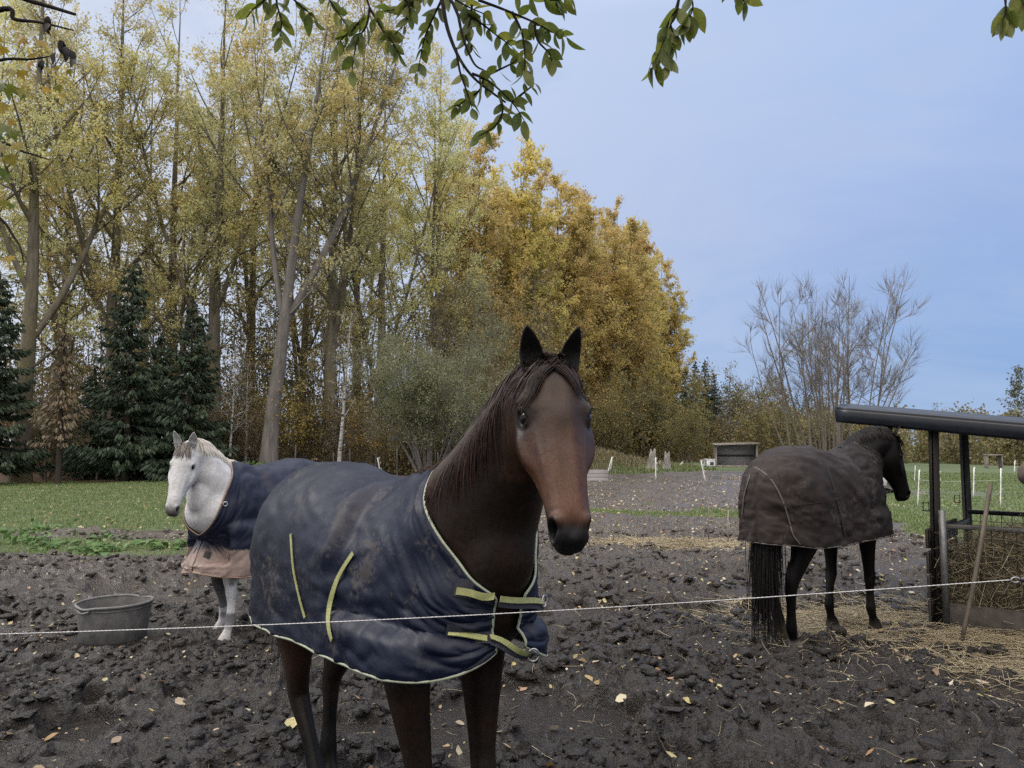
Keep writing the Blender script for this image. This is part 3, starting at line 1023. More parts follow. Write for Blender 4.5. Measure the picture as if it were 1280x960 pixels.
        # legs
        for sd, (dx, dy), is_f in ((1, fore[0], 1), (-1, fore[1], 1), (1, hind[0], 0), (-1, hind[1], 0)):
            if is_f:
                rows = [(.54, .10, 1.20, .10, .17), (.50, .135, 1.05, .10, .155), (.475, .160, .92, .080, .120), (.485, .160, .80, .066, .092), (.50, .152, .68, .053, .070), (.512, .145, .56, .045, .053), (.520, .143, .50, .047, .050), (.515, .142, .445, .043, .047),
                        (.510, .140, .40, .034, .041), (.508, .139, .32, .030, .039), (.510, .138, .25, .037, .045), (.512, .137, .215, .039, .046), (.535, .137, .15, .031, .036), (.556, .137, .10, .041, .045), (.568, .137, .075, .050, .056), (.585, .137, .01, .060, .070), (.587, .137, -.015, .060, .070)]
            else:
                rows = [(-.52, .10, 1.26, .15, .24), (-.52, .140, 1.10, .135, .235), (-.53, .155, .97, .115, .20), (-.555, .158, .86, .088, .148), (-.595, .152, .75, .064, .100), (-.65, .146, .64, .049, .072), (-.69, .142, .565, .045, .062), (-.692, .140, .50, .041, .054),
                        (-.680, .139, .43, .034, .045), (-.668, .138, .33, .032, .041), (-.660, .137, .25, .038, .047), (-.655, .137, .215, .040, .047), (-.630, .137, .15, .032, .037), (-.610, .137, .10, .042, .046), (-.598, .137, .075, .050, .056), (-.582, .137, .01, .059, .068), (-.580, .137, -.015, .059, .068)]
            rows = np.array(rows); rows[:, 1] *= sd
            wgt = 1 - sstep(.0, 1.05, rows[:, 2])
            rows[:, 0] += dx * wgt; rows[:, 1] += dy * wgt
            limb(mb, rows, 60, 22)
            if not is_f:     # point of hock
                o = np.array([rows[6, 0], rows[6, 1], .565])
                limb(mb, [(o[0] + .01, o[1], .50, .03, .03), (o[0] - .035, o[1], .56, .026, .03), (o[0] - .058, o[1], .615, .021, .025), (o[0] - .050, o[1], .66, .015, .016), (o[0] - .03, o[1], .74, .010, .012)], 14, 12)
            hp = s.W([rows[-2, 0], rows[-2, 1], 0])
            FLAT.append((hp[0], hp[1], .10))
        # one continuous skin
        tmp = mb.build("tmp", [])
        rm = tmp.modifiers.new("r", 'REMESH'); rm.mode = 'VOXEL'; rm.voxel_size = voxel
        sm = tmp.modifiers.new("s", 'SMOOTH'); sm.factor = .5; sm.iterations = 7 if voxel < .010 else 4
        dg = bpy.context.evaluated_depsgraph_get()
        me = bpy.data.meshes.new_from_object(tmp.evaluated_get(dg))
        bpy.data.objects.remove(tmp)
        nv = len(me.vertices); nl_ = len(me.loops)
        co = np.zeros(nv * 3, np.float32); me.vertices.foreach_get("co", co)
        lv = np.zeros(nl_, np.int32); me.loops.foreach_get("vertex_index", lv)
        ls = np.zeros(len(me.polygons), np.int32); me.polygons.foreach_get("loop_total", ls)
        assert (ls == 4).all()
        full = MB(); full.add(co.reshape(-1, 3), lv.reshape(-1, 4))
        s.n_skin = nv
        ev = np.concatenate(eb.v)
        full.add(ev, np.concatenate(eb.q), np.concatenate(eb.t))
        me = full.data("body")
        me.color_attributes.remove(me.color_attributes["Col"])
        co = np.zeros(len(me.vertices) * 3, np.float32); me.vertices.foreach_get("co", co); s.co = co.reshape(-1, 3).astype(float)
        s.is_ear = np.arange(len(s.co)) >= nv
        # let the neck run softly into the breast
        ne = len(me.edges); ev_ = np.zeros(ne * 2, np.int32); me.edges.foreach_get("vertices", ev_); ev_ = ev_.reshape(-1, 2)
        t_ = (s.co - s.p0) @ a / hl
        wgt = sstep(.30, .44, s.co[:, 0]) * sstep(.98, 1.08, s.co[:, 2]) * sstep(.30, .20, np.linalg.norm(s.co - (p0 + a * .28 - n * .10), axis=1) * 0 + (t_ > -.25) * (np.linalg.norm(np.cross(s.co - p0, a), axis=1) < .33) * 1.0) * (~s.is_ear)
        deg = np.bincount(ev_.ravel(), minlength=len(s.co)).astype(float)[:, None]
        for _ in range(int(.0035 / voxel ** 2)):
            acc = np.zeros_like(s.co)
            np.add.at(acc, ev_[:, 0], s.co[ev_[:, 1]]); np.add.at(acc, ev_[:, 1], s.co[ev_[:, 0]])
            s.co = s.co + (acc / np.maximum(deg, 1) - s.co) * (.6 * wgt)[:, None]
        me.name = s.name + "_body"; s.me = me
        s.refresh()
        return s

    def refresh(s):
        s.me.vertices.foreach_set("co", s.co.astype(np.float32).ravel()); s.me.update()
        nv = len(s.co)
        nn = np.zeros(nv * 3, np.float32); s.me.vertices.foreach_get("normal", nn); s.nor = nn.reshape(-1, 3).astype(float)

    def headc(s):
        d = s.co - s.p0
        return d @ s.ha / s.hl, d @ s.hn, d @ s.hw

    def hp(s, t, nn, ww):
        return s.p0 + s.ha * (t * s.hl) + s.hn * nn + s.hw * ww

    def bvh(s):
        n = len(s.me.polygons)
        return BVHTree.FromPolygons([tuple(c) for c in s.co], [tuple(p.vertices) for p in s.me.polygons])

    def sculpt_face(s, detail=1.0):
        t, n, w = s.headc()
        aw = np.abs(w)
        inh = sstep(-.05, .03, t) * (t < 1.15) * (aw < .16) * (n > -.35) * (n < .08) * (~s.is_ear)
        d = np.zeros(len(s.co))
        def g(tc, nc, wc, st, sn_, sw): return np.exp(-((t - tc) / st) ** 2 - ((n - nc) / sn_) ** 2 - ((aw - wc) / sw) ** 2)
        d += .015 * g(.262, -.030, .112, .05, .022, .05)          # brow
        d -= .004 * g(.335, -.062, .118, .030, .018, .05)         # socket
        d -= .010 * g(.17, -.030, .085, .05, .02, .035)           # hollow above the eye
        d += .010 * g(.44, -.085, .095, .11, .012, .04)           # facial crest
        d -= .007 * g(.46, -.120, .085, .10, .022, .05)           # hollow under it
        d -= .006 * g(.60, -.080, .070, .10, .020, .03)
        d += .0045 * g(.56, -.030, .055, .16, .012, .02)          # edge of the nasal bone
        d -= .005 * g(.20, .0, .0, .10, .03, .022)                # forehead furrow
        d += .006 * g(.33, .0, .0, .09, .03, .045)
        d += .0028 * g(.52, -.100, .08, .16, .006, .04) * (.5 + .5 * np.sin(t * 40))   # vein
        d -= .009 * g(.55, -.055, .065, .14, .022, .03)           # side of the nose
        d += .007 * g(.30, -.20, .07, .14, .06, .05)              # cheek
        d += .004 * g(.62, -.006, .030, .25, .02, .014)           # nasal bones
        d += .015 * g(.885, -.030, .050, .026, .022, .024)        # nostril rim
        d += .003 * g(.950, -.066, .048, .022, .028, .024)
        d -= .008 * g(.93, -.012, .0, .05, .02, .020)             # between the nostrils
        d += .002 * g(.965, -.095, .030, .03, .02, .03)
        d -= .008 * sstep(.93, 1.0, t) * sstep(.030, .055, aw)           # lip
        d -= .005 * np.exp(-((n + .098 + (t - .9) * .1) / .006) ** 2) * sstep(.86, .90, t)   # mouth
        d += .006 * g(.93, -.125, .0, .05, .015, .04)             # chin
        ue = (t - .303) * s.hl; ve = n + .050; rr = np.sqrt((ue / 1.25) ** 2 + (ve * 1.15) ** 2)
        lid = np.exp(-((rr - .0225) / .0050) ** 2) * (aw > .06)
        d += lid * np.where(ve > 0, .0075, .0045)
        d -= .004 * np.exp(-(rr / .013) ** 2) * (aw > .06)
        s.lidw = lid
        s.co = s.co + s.nor * (d * inh)[:, None] * detail
        # nostrils: a slanting hole
        tt = t - .912; m = n + .052
        u = tt * s.hl * .75 + m * -.66; v_ = tt * s.hl * .66 + m * .75
        hole = np.exp(-((u / .030) ** 2 + (v_ / .0165) ** 2) ** 2) * (aw > .018) * inh * (t > .8)
        s.nostril = hole
        s.co = s.co - (s.hw[None] * (np.sign(w) * hole * .026)[:, None] + s.hn[None] * (hole * .012)[:, None]) * detail
        s.refresh()

    def finish(s, mat_, col, label_eye=True):
        at = s.me.color_attributes.new("Col", 'FLOAT_COLOR', 'POINT')
        cc = np.concatenate([col, np.ones((len(col), 1))], 1).astype(np.float32)
        at.data.foreach_set("color", cc.ravel())
        s.me.polygons.foreach_set("use_smooth", np.full(len(s.me.polygons), True))
        s.me.materials.clear(); s.me.materials.append(mat_)
        s.body = link("body", s.me, s.root)
        s.tree = s.bvh()
        return s

    def eyes(s, mats, r=.0285, t=.303, n=-.050, out=.0120):
        for sd in (1, -1):
            o = Vector(s.hp(t, n, sd * .3)); hit = s.tree.ray_cast(o, Vector(-s.hw * sd))
            p = np.array(hit[0]) if hit[0] is not None else s.hp(t, n, sd * .09)
            c = p - s.hw * sd * (r - out) - s.hn * .000
            mb = MB(); k = 20
            zs = np.linspace(-1, 1, 13); rings = []
            ax = norm(s.hw * sd + s.hn * .35); s1 = norm(np.cross(ax, s.ha)); s2 = np.cross(ax, s1)
            for q_ in np.linspace(0.02, math.pi - .02, 14):
                th = np.arange(k) / k * 6.2832
                rings.append(c + ax * r * math.cos(q_) + r * math.sin(q_) * (np.cos(th)[:, None] * s1 + np.sin(th)[:, None] * s2))
            loft(mb, rings)
            e = mb.build("eye", mats, s.root)

    def push(s, p, off, cling=0.0):
        hit = s.tree.find_nearest(Vector(p))
        if hit[0] is None: return np.asarray(p)
        q = np.array(hit[0]); nn = np.array(hit[1]); d = np.dot(np.asarray(p) - q, nn)
        if d < off: return q + nn * off
        if cling: return np.asarray(p) + (q + nn * off - np.asarray(p)) * cling
        return np.asarray(p)

    def hair(s, name, mat_, roots, dirs, length, steps=10, rad=.0016, off=.006, grav=.35, jitter=.12, shade=None, sides=3, wave=.0, fall=None, cling=.0, clampx=None, ):
        """hair strands that fall over the body surface"""
        k = len(roots); pts = np.zeros((k, steps, 3)); pts[:, 0] = roots
        L = np.broadcast_to(length, (k,)) * rng.uniform(.75, 1.08, k)
        d = norm(np.asarray(dirs) + rng.normal(0, jitter, (k, 3)))
        g = np.array([0, 0, -1.]) if fall is None else np.asarray(fall)
        clump = rng.normal(0, 1, (max(3, k // 14), 3))[rng.integers(0, max(3, k // 14), k)]
        for i in range(1, steps):
            d = norm(d * (1 - grav) + g * grav + clump * wave + rng.normal(0, .02, (k, 3)))
            p = pts[:, i - 1] + d * (L / (steps - 1))[:, None]
            if clampx is not None: p[:, 0] = np.where(p[:, 2] > .86, np.maximum(p[:, 0], clampx), p[:, 0])
            for j in range(k): p[j] = s.push(p[j], off + (j % 7) * .0012, cling)
            pts[:, i] = p
            d = norm(p - pts[:, i - 1])
        R = np.full((k, 1), rad) * np.interp(np.linspace(0, 1, steps), [0, .7, 1], [1, .9, .25])[None] * rng.uniform(.7, 1.25, (k, 1))
        col = np.ones((k, steps, 3)) if shade is None else np.broadcast_to(shade, (k, steps, 3))
        mb = MB(); batch_tubes(mb, pts, R, sides, col)
        return mb.build(name, mat_, s.root)


def cloth_mat(name, mud, mud_amt=.5, rough=.62, sc=6, weave=420, attrib=True, base=(1, 1, 1), bstr=.25):
    m, nt, out = new_mat(name)
    c = attr(nt)
    v = coords(nt, "Object")
    n1 = noise(nt, sc, 8, .7, v, .3); n2 = noise(nt, sc * .35, 3, .5, v); n3 = noise(nt, 40, 6, .7, v)
    f = ramp(nt, n3, [(.3, (.85, .85, .85)), (.7, (1.15, 1.15, 1.15))])
    c2 = mix(nt, 1.0, c, f, 'MULTIPLY')
    d = math_(nt, 'MULTIPLY', ramp(nt, math_(nt, 'ADD', n1, math_(nt, 'MULTIPLY', math_(nt, 'SUBTRACT', n3, .5), .75)), [(.55, 0.0), (.63, 1.0)]), ramp(nt, n2, [(.42, .05), (.60, 1.0)]))
    d = math_(nt, 'MULTIPLY', d, mud_amt)
    c2 = mix(nt, d, c2, mud)
    nb = bump(nt, noise(nt, 5, 4, .5, v, .3), .3, .03)
    nb = bump(nt, noise(nt, 45, 4, .55, v), .12, .006, nb)
    nb = bump(nt, noise(nt, weave, 2, .5, v), bstr, .0012, nb)
    rr = mix(nt, d, (rough,) * 3, (.9,) * 3)
    principled(nt, out, c2, rr, .25, nb, 0, .0)
    return m


def make_rug(s, mat_, out_pts, hem, neck, zw=1.18, colf=None, fold=.010, nu=130, nv=64, off=.012, seed=0, front_z=1.06):
    """horse blanket. out_pts: (x,y) outline of one side from tail to chest; hem: z at each; neck: reach up to spine (0..1) at each; per-outline spine x"""
    o = smoothcurve(out_pts, nu)            # x, y, xs
    k0 = np.linspace(0, 1, len(out_pts)); uu = np.linspace(0, 1, nu)
    sl_ = np.concatenate([[0], np.cumsum(np.linalg.norm(np.diff(o[:, :2], axis=0), axis=1))])
    h = np.interp(uu, k0, hem); h = np.convolve(np.pad(h, 4, 'edge'), np.ones(9) / 9, 'valid')
    nk = np.interp(uu, k0, neck); nk = np.convolve(np.pad(nk, 3, 'edge'), np.ones(7) / 7, 'valid')
    sides = []
    for sd in (1, -1):
        V = np.zeros((nu, nv, 3)); W_ = np.zeros((nu, nv))
        for i in range(nu):
            x, y, xs = o[i]
            zs = trunk_top(xs) + off + .006
            top_z = zw + min(0.0, nk[i]) * (zw - h[i])
            tot = (top_z - h[i]) + 1.15 * (zs - zw) * max(0.0, nk[i]) + 1e-6
            tv = np.linspace(0, 1, nv)
            split = (top_z - h[i]) / tot
            for j, t in enumerate(tv):
                if t < split or nk[i] <= 0:
                    z = h[i] + min(1.0, t / split) * (top_z - h[i]); V[i, j] = (x, y, z); W_[i, j] = 1 - t / split
                else:
                    ph = (t - split) / max(1e-6, 1 - split) * nk[i] * math.pi / 2
                    q_ = math.sin(ph)
                    V[i, j] = (x + (xs - x) * (1 - math.cos(ph)) ** 1.0, y * math.cos(ph) ** .85 if ph < math.pi / 2 - 1e-4 else 0.0, zw + (zs - zw) * q_)
        V[:, :, 1] *= sd
        # folds
        S, J = np.meshgrid(sl_, np.linspace(0, 1, nv), indexing='ij')
        fl = (fbm(S * 5 + J * 1.5 * sd, J * 1.2, 301 + seed + sd, 3) - .5) * 2
        fd = (fbm(S * 5 + J * 7, J * 6 - S * 3, 311 + seed + sd, 4) - .5) * 1.6 + (np.abs(fbm(S * 2.2 - J * 3.5, J * 7 + S * 4, 321 + seed + sd, 3) - .5) * -2.4 + .3)
        amp = fold * (1.2 * (1 - J) ** .8 * (.3 + 1.7 * sstep(0, .35, 1 - J)) * fl + 1.1 * fd)
        for _ in range(3):
            # push outside the body
            for i in range(nu):
                for j in range(nv):
                    V[i, j] = s.push(V[i, j], off, .5 if ((i > .52 * nu and V[i, j, 2] > 1.06) or (i > .76 * nu and V[i, j, 2] > front_z)) else 0.0)
            top = V[:, -1].copy(); hm = V[:, 0].copy()
            Vs = V.copy()
            Vs[1:-1] = .5 * V[1:-1] + .25 * (V[:-2] + V[2:])
            Vt = Vs.copy(); Vt[:, 1:-1] = .5 * Vs[:, 1:-1] + .25 * (Vs[:, :-2] + Vs[:, 2:])
            V = Vt
            sp = nk > .985
            V[sp, -1, 1] = 0.0
            V[0, :, 1] = 0.0
        du = np.gradient(V, axis=0); dv = np.gradient(V, axis=1)
        N_ = norm(np.cross(du, dv)) * (1 if sd < 0 else -1)
        cen = np.array([0, 0, 1.2])
        flip = np.sum(N_ * np.stack([V[..., 0] * .2, V[..., 1], V[..., 2] - 1.1], -1), -1) < 0
        N_[flip] *= -1
        edge = np.minimum(sstep(0, .04, 1 - J), sstep(0, .03, uu)[:, None])
        V = V + N_ * (np.abs(amp) * edge)[..., None]
        for i in range(nu):
            for j in range(nv):
                V[i, j] = s.push(V[i, j], off)
        V[sp, -1, 1] = 0.0; V[0, :, 1] = 0.0
        sides.append(V)
    mb = MB()
    for sd, V in zip((1, -1), sides):
        i = np.arange(nu - 1)[:, None] * nv; j = np.arange(nv - 1)[None]
        q = np.stack(np.broadcast_arrays(i + j, i + nv + j, i + nv + j + 1, i + j + 1), -1).reshape(-1, 4)
        if sd < 0: q = q[:, ::-1]
        v = V.reshape(-1, 3)
        c = colf(v) if colf is not None else (1, 1, 1)
        mb.add(v, q, None, c)
    me = mb.data("horse_blanket")
    import bmesh
    bm = bmesh.new(); bm.from_mesh(me)
    bmesh.ops.remove_doubles(bm, verts=[v for v in bm.verts if abs(v.co.y) < 1e-5], dist=.02)
    bmesh.ops.recalc_face_normals(bm, faces=bm.faces)
    bm.to_mesh(me); bm.free()
    me.polygons.foreach_set("use_smooth", np.full(len(me.polygons), True))
    me.materials.append(mat_)
    ob = link("horse_blanket", me, s.root)
    so_ = ob.modifiers.new("thick", 'SOLIDIFY'); so_.thickness = .005; so_.offset = 0
    s.rug = ob; s.rug_sides = sides; s.rug_nk = nk
    s.rug_tree = BVHTree.FromPolygons([tuple(v.co) for v in me.vertices], [tuple(p.vertices) for p in me.polygons])
    return ob


def rug_piping(s, mat_, rad=.006, front=True, hemline=True):
    mb = MB()
    for V in s.rug_sides:
        if hemline: batch_tubes(mb, smooth_poly(V[:, 0]), rad, 6, cap=True)
        nkm = s.rug_nk < .985
        ed = []
        if front: ed = [V[-1, j] for j in range(0, V.shape[1])]
        i0 = np.argmax(nkm) if nkm.any() else len(V) - 1
        ed += [V[i, -1] for i in range(len(V) - 1, max(0, i0 - 1), -1)]
        if len(ed) > 3: batch_tubes(mb, smooth_poly(np.array(ed)), rad, 6, cap=True)
    return mb.build("piping", mat_, s.rug)


def smooth_poly(p, it=3):
    p = np.array(p, float)
    keep = [0]
    for i in range(1, len(p)):
        if np.linalg.norm(p[i] - p[keep[-1]]) > .004: keep.append(i)
    p = p[keep]
    for _ in range(it):
        p[1:-1] = .5 * p[1:-1] + .25 * (p[:-2] + p[2:])
    return p


def ray_on(s, px, py, trees):
    """local point and normal where the sight line meets the blanket or the body"""
    o = s.L([0, 0, CAM_H]); d = norm((ray(px, py)) @ s.R)
    best = None
    for t in trees:
        h = t.ray_cast(Vector(o), Vector(d))
        if h[0] is not None and (best is None or h[3] < best[2]):
            best = (np.array(h[0]), np.array(h[1]), h[3])
    if best is None: return None
    n = best[1]
    if np.dot(n, d) > 0: n = -n
    return best[0], n


def ribbon(name, pts, nrm, width, thick, mat_, parent, lift=.009):
    """flat webbing along pts"""
    pts = np.asarray(pts, float); nrm = norm(nrm)
    pts = smooth_poly(pts, 10) if len(pts) > 4 else pts
    if len(pts) != len(nrm):
        idx = np.linspace(0, len(nrm) - 1, len(pts)).round().astype(int); nrm = nrm[idx]
    for _ in range(12):
        nrm[1:-1] = norm(.5 * nrm[1:-1] + .25 * (nrm[:-2] + nrm[2:]))
    T = norm(np.gradient(pts, axis=0)); B = norm(np.cross(T, nrm)); N_ = np.cross(B, T)
    c = pts + N_ * lift
    ring = np.stack([c - B * width / 2, c + B * width / 2, c + B * width / 2 + N_ * thick, c - B * width / 2 + N_ * thick], 1)
    mb = MB(); loft(mb, ring)
    return mb.build(name, mat_, parent, smooth=False)


def ribbon_px(s, name, pix, Y_gap, width, mat_, parent, n=24, thick=.003, lift=.009, trees=None):
    pix = np.asarray(pix, float)
    cum = np.concatenate([[0], np.cumsum(np.linalg.norm(np.diff(pix, axis=0), axis=1))]); t = np.linspace(0, cum[-1], n)
    xs = np.interp(t, cum, pix[:, 0]); ys = np.interp(t, cum, pix[:, 1])
    pts = []; nr = []
    for x, y in zip(xs, ys):
        h = ray_on(s, x, y, trees or [s.rug_tree])
        if h is not None: pts.append(h[0]); nr.append(h[1])
        else: pts.append(None); nr.append(None)
    good = [i for i, p in enumerate(pts) if p is not None]
    if len(good) < 2: return None
    for i in range(len(pts)):
        if pts[i] is None:
            lo = max([g for g in good if g < i], default=None); hi = min([g for g in good if g > i], default=None)
            if lo is None: lo = hi
            if hi is None: hi = lo
            w = 0 if hi == lo else (i - lo) / (hi - lo)
            pts[i] = pts[lo] * (1 - w) + pts[hi] * w; nr[i] = nr[lo] * (1 - w) + nr[hi] * w
    return ribbon(name, np.array(pts), np.array(nr), width, thick, mat_, parent, lift)


def ring_obj(name, c, ax1, ax2, r, rad, mat_, parent):
    th = np.linspace(0, 2 * np.pi, 25)
    mb = MB(); batch_tubes(mb, np.asarray(c) + r * (np.cos(th)[:, None] * ax1 + np.sin(th)[:, None] * ax2), rad, 6)
    return mb.build(name, mat_, parent)


M_eye = None


def eye_mat():
    m, nt, out = new_mat("horse_eye")
    principled(nt, out, (.006, .004, .003), .08, .28)
    return m


def crest_hair(s, name, mat_, side, k, length, t0=.12, t1=.98, out_w=.8, rad=.0018, shade=None, grav=.3, wave=.02, cling=.3):
    i = rng.uniform(t0, t1, k) * (len(s.crest) - 1)
    i0 = i.astype(int); fr = (i - i0)[:, None]; i1 = np.minimum(i0 + 1, len(s.crest) - 1)
    r = s.crest[i0] * (1 - fr) + s.crest[i1] * fr
    Lv = np.array(s.neck_L)[i0] * side; U = np.array(s.neck_U)[i0]
    r = r + Lv * rng.uniform(-.012, .018, k)[:, None] + U * rng.uniform(-.012, .006, k)[:, None]
    d = Lv * out_w + U * .12 + np.array([-.05, 0, 0])
    return s.hair(name, mat_, r, d, length, 11, rad, .007, grav, .10, shade, wave=wave, cling=cling)


def hsh(x): return np.clip(x, 0, 1)


def body_masks(s):
    t, n, w = s.headc()
    Dn = np.interp(t, [0, .15, .25, .35, .45, .55, .65, .75, 1.0], [.15, .245, .28, .29, .265, .215, .175, .15, .14])
    head = sstep(.0, .10, t) * (np.abs(w) < .15) * sstep(-.035, .0, n + Dn) * (n < .09) * (t < 1.2)
    z = s.co[:, 2]
    legs = sstep(1.0, .85, z)
    return t, n, w, head, z


def lerp(a, b, f): return a * (1 - f[:, None]) + np.asarray(b)[None] * f[:, None]


OUTL = [(-.965, 0.0, -.70), (-.94, .13, -.70), (-.82, .24, -.69), (-.62, .315, -.60), (-.32, .335, -.32), (-.02, .335, -.02), (.26, .335, .24), (.48, .335, .45), (.64, .300, .56), (.77, .235, .60), (.845, .155, .62), (.870, .060, .62)]
# ------------------------------------------------------------------ the four horses
M_eye = eye_mat()
M_pipe = simple("pale_green_piping", (.22, .255, .195), (.32, .36, .28), 30, .6)
M_strap_y = simple("yellow_green_webbing", (.20, .215, .085), (.30, .315, .135), 40, .65)
M_navy_web = simple("navy_webbing", (.008, .010, .020), (.016, .018, .032), 40, .7)
M_metal = simple("worn_steel", (.30, .30, .31), (.48, .48, .50), 30, .35, metal=.9)
M_grey_pipe = simple("grey_piping", (.055, .050, .048), (.095, .086, .08), 30, .7)
M_tan_pipe = simple("tan_piping", (.17, .11, .08), (.27, .18, .13), 30, .7)
M_black_web = simple("black_webbing", (.006, .006, .007), (.014, .014, .016), 40, .7)


def bay_horse():
    f = np.array([.62, -.785])
    chest = np.array([-.03, 2.62])
    s = Horse("horse", chest - .83 * f, f, 1.0, False)
    s.make_body(poll=P(690, 451, 2.40), hface=(.17, -.985), pitch=math.radians(60), fore=((.0, .01), (.02, .03)), hind=((-.07, -.03), (.30, .05)), voxel=.0068, neck_mid=(.05, .03, .0))
    s.sculpt_face(1.4)
    t, n, w, head, z = body_masks(s)
    nz = fbm(s.co[:, 0] * 9 + s.co[:, 1] * 5, s.co[:, 2] * 9, 7, 4)
    c = np.tile(np.array([.0155, .0092, .0068]), (len(s.co), 1))
    c = lerp(c, (.027, .0135, .0088), sstep(.45, .75, nz) * .8)
    legf = sstep(.98, .80, z) * (s.co[:, 0] < 0)
    c = lerp(c, (.052, .025, .016), legf * sstep(.55, .78, z))
    c = lerp(c, (.019, .0135, .0105), sstep(.70, .55, z))
    c = lerp(c, (.0065, .0056, .0055), sstep(.50, .36, z))
    c = lerp(c, (.018, .016, .014), sstep(.10, .07, z))
    red = sstep(.36, .66, t + (nz - .5) * .30)
    c = lerp(c, (.036, .0185, .0120), head * sstep(.02, .2, t) * (1 - red))
    c = lerp(c, (.090, .038, .0205), head * red * sstep(.0, .3, .75 - .1 + n * 0 + .3 * 1))
    c = lerp(c, (.098, .045, .026), head * sstep(.50, .74, t) * sstep(-.03, -.085, n) * .8)
    c = lerp(c, (.012, .008, .0065), head * np.exp(-((t - .31) / .055) ** 2 - ((n + .052) / .04) ** 2) * .8)
    muz = sstep(.86, .955, t + .55 * np.exp(-((n + .055) / .032) ** 2) * .10 - 1.3 * np.clip(n + .02, -.03, .03) + (nz - .5) * .03)
    c = lerp(c, (.0110, .0105, .0115), head * muz)
    aw_ = np.abs(w); c = lerp(c, (.034, .031, .033), head * np.exp(-((t - .945) / .022) ** 2 - ((n + .060) / .030) ** 2 - ((aw_ - .040) / .018) ** 2) * .9)
    c = lerp(c, (.040, .034, .034), head * np.exp(-((t - .885) / .018) ** 2 - ((n + .022) / .02) ** 2 - ((aw_ - .040) / .016) ** 2) * .6)
    c = lerp(c, (.012, .010, .010), head * sstep(-.115, -.135, n) * sstep(.80, .9, t))
    c = lerp(c, (.0008, .0008, .0008), hsh(s.nostril * 1.5))
    aw2 = np.abs(w); c = lerp(c, (.020, .0125, .010), head * np.exp(-((t - .47) / .05) ** 2 - ((n + .125) / .03) ** 2) * .8)
    c = lerp(c, (.022, .013, .0105), head * np.exp(-((t - .235) / .07) ** 2 - ((n + .030) / .03) ** 2 - ((aw2 - .085) / .03) ** 2) * .7)
    c = lerp(c, (.060, .030, .020), head * np.exp(-((t - .52) / .16) ** 2 - ((n + .002) / .02) ** 2 - (w / .022) ** 2) * .6)
    c = lerp(c, (.010, .007, .006), hsh(s.lidw * 1.2))
    ear = s.is_ear * 1.0
    c = lerp(c, (.0065, .0055, .0055), hsh(ear))
    s.lid_mat = simple("dark_eyelid", (.012, .009, .008), (.020, .014, .011), 40, .45)
    c = c * .68
    s.finish(coat_mat("bay_coat", .42, .3, None, .0, .22, .26), np.clip(c, 0, 1))
    s.eyes(M_eye)
    # hair
    M_mane = hair_mat("dark_brown_mane", (.0045, .0034, .0032), (.011, .0062, .0052), (.026, .0130, .0098))
    sh = np.interp(np.linspace(0, 1, 11), [0, .35, 1], [.55, 1.1, 1.9])[None, :, None] * np.array([1.1, .98, .95])
    crest_hair(s, "mane", M_mane, -1, 3800, rng.uniform(.22, .52, 3800), .185, .90, .8, .0019, sh, wave=.03, cling=.45)
    k = 900
    rt = np.array([s.hp(-.01 + rng.uniform(-.02, .035), .012 + rng.normal(0, .004), rng.normal(0, .018)) for _ in range(k)])
    sdn = np.where(rng.random(k) < .62, -1, 1.)
    dirs = s.hw[None] * (sdn * rng.uniform(.7, 1.3, k))[:, None] + s.ha[None] * rng.uniform(.25, .60, k)[:, None] + s.hn[None] * .15
    M_fore = hair_mat("forelock_hair", (.0065, .0055, .006), (.014, .0095, .0085), (.040, .021, .017))
    s.hair("forelock", M_fore, rt, dirs, np.where(sdn < 0, .22, .165), 11, .0015, .006, .10, .05, np.interp(np.linspace(0, 1, 11), [0, .5, 1], [.7, 1, 2.0])[None, :, None], wave=.0, cling=.6)
    k = 480
    rt = np.array([(-.855 + rng.normal(0, .012), rng.normal(0, .03), 1.34 + rng.normal(0, .02)) for _ in range(k)])
    M_tail = hair_mat("tail_hair", (.008, .0065, .006), (.022, .013, .011), (.042, .023, .019))
    s.hair("tail", M_tail, rt, np.tile((-.12, 0, -1), (k, 1)), rng.uniform(.55, .85, k), 12, .0023, .012, .34, .10, wave=.025, clampx=-.92)
    # blanket
    def cf(v):
        c_ = np.tile(np.array([.0032, .0062, .0200]), (len(v), 1))
        return lerp(c_, (.0060, .0082, .017), sstep(.1, -.5, v[:, 0]) * .6)
    M = cloth_mat("navy_blanket_cloth", (.085, .073, .062), .5, .46, 5.0)
    hem = [.97, .94, .905, .89, .905, .92, .92, .925, .93, .945, .975, 1.03]
    neck = [1, 1, 1, 1, 1, 1, 1, 1, .74, .36, .12, .0]
    make_rug(s, M, OUTL, hem, neck, 1.20, cf, .013, seed=1)
    rug_piping(s, M_pipe, .0050)
    T = [s.rug_tree]
    for nm, pix, w_, mt in (("strap", [(366, 668), (369, 712), (378, 752), (384, 772)], .012, M_strap_y), ("strap", [(444, 692), (424, 722), (413, 755), (412, 786), (418, 800)], .020, M_strap_y)):
        r = ribbon_px(s, nm, pix, 0, w_, mt, s.rug)
    TB = [s.rug_tree, s.tree]
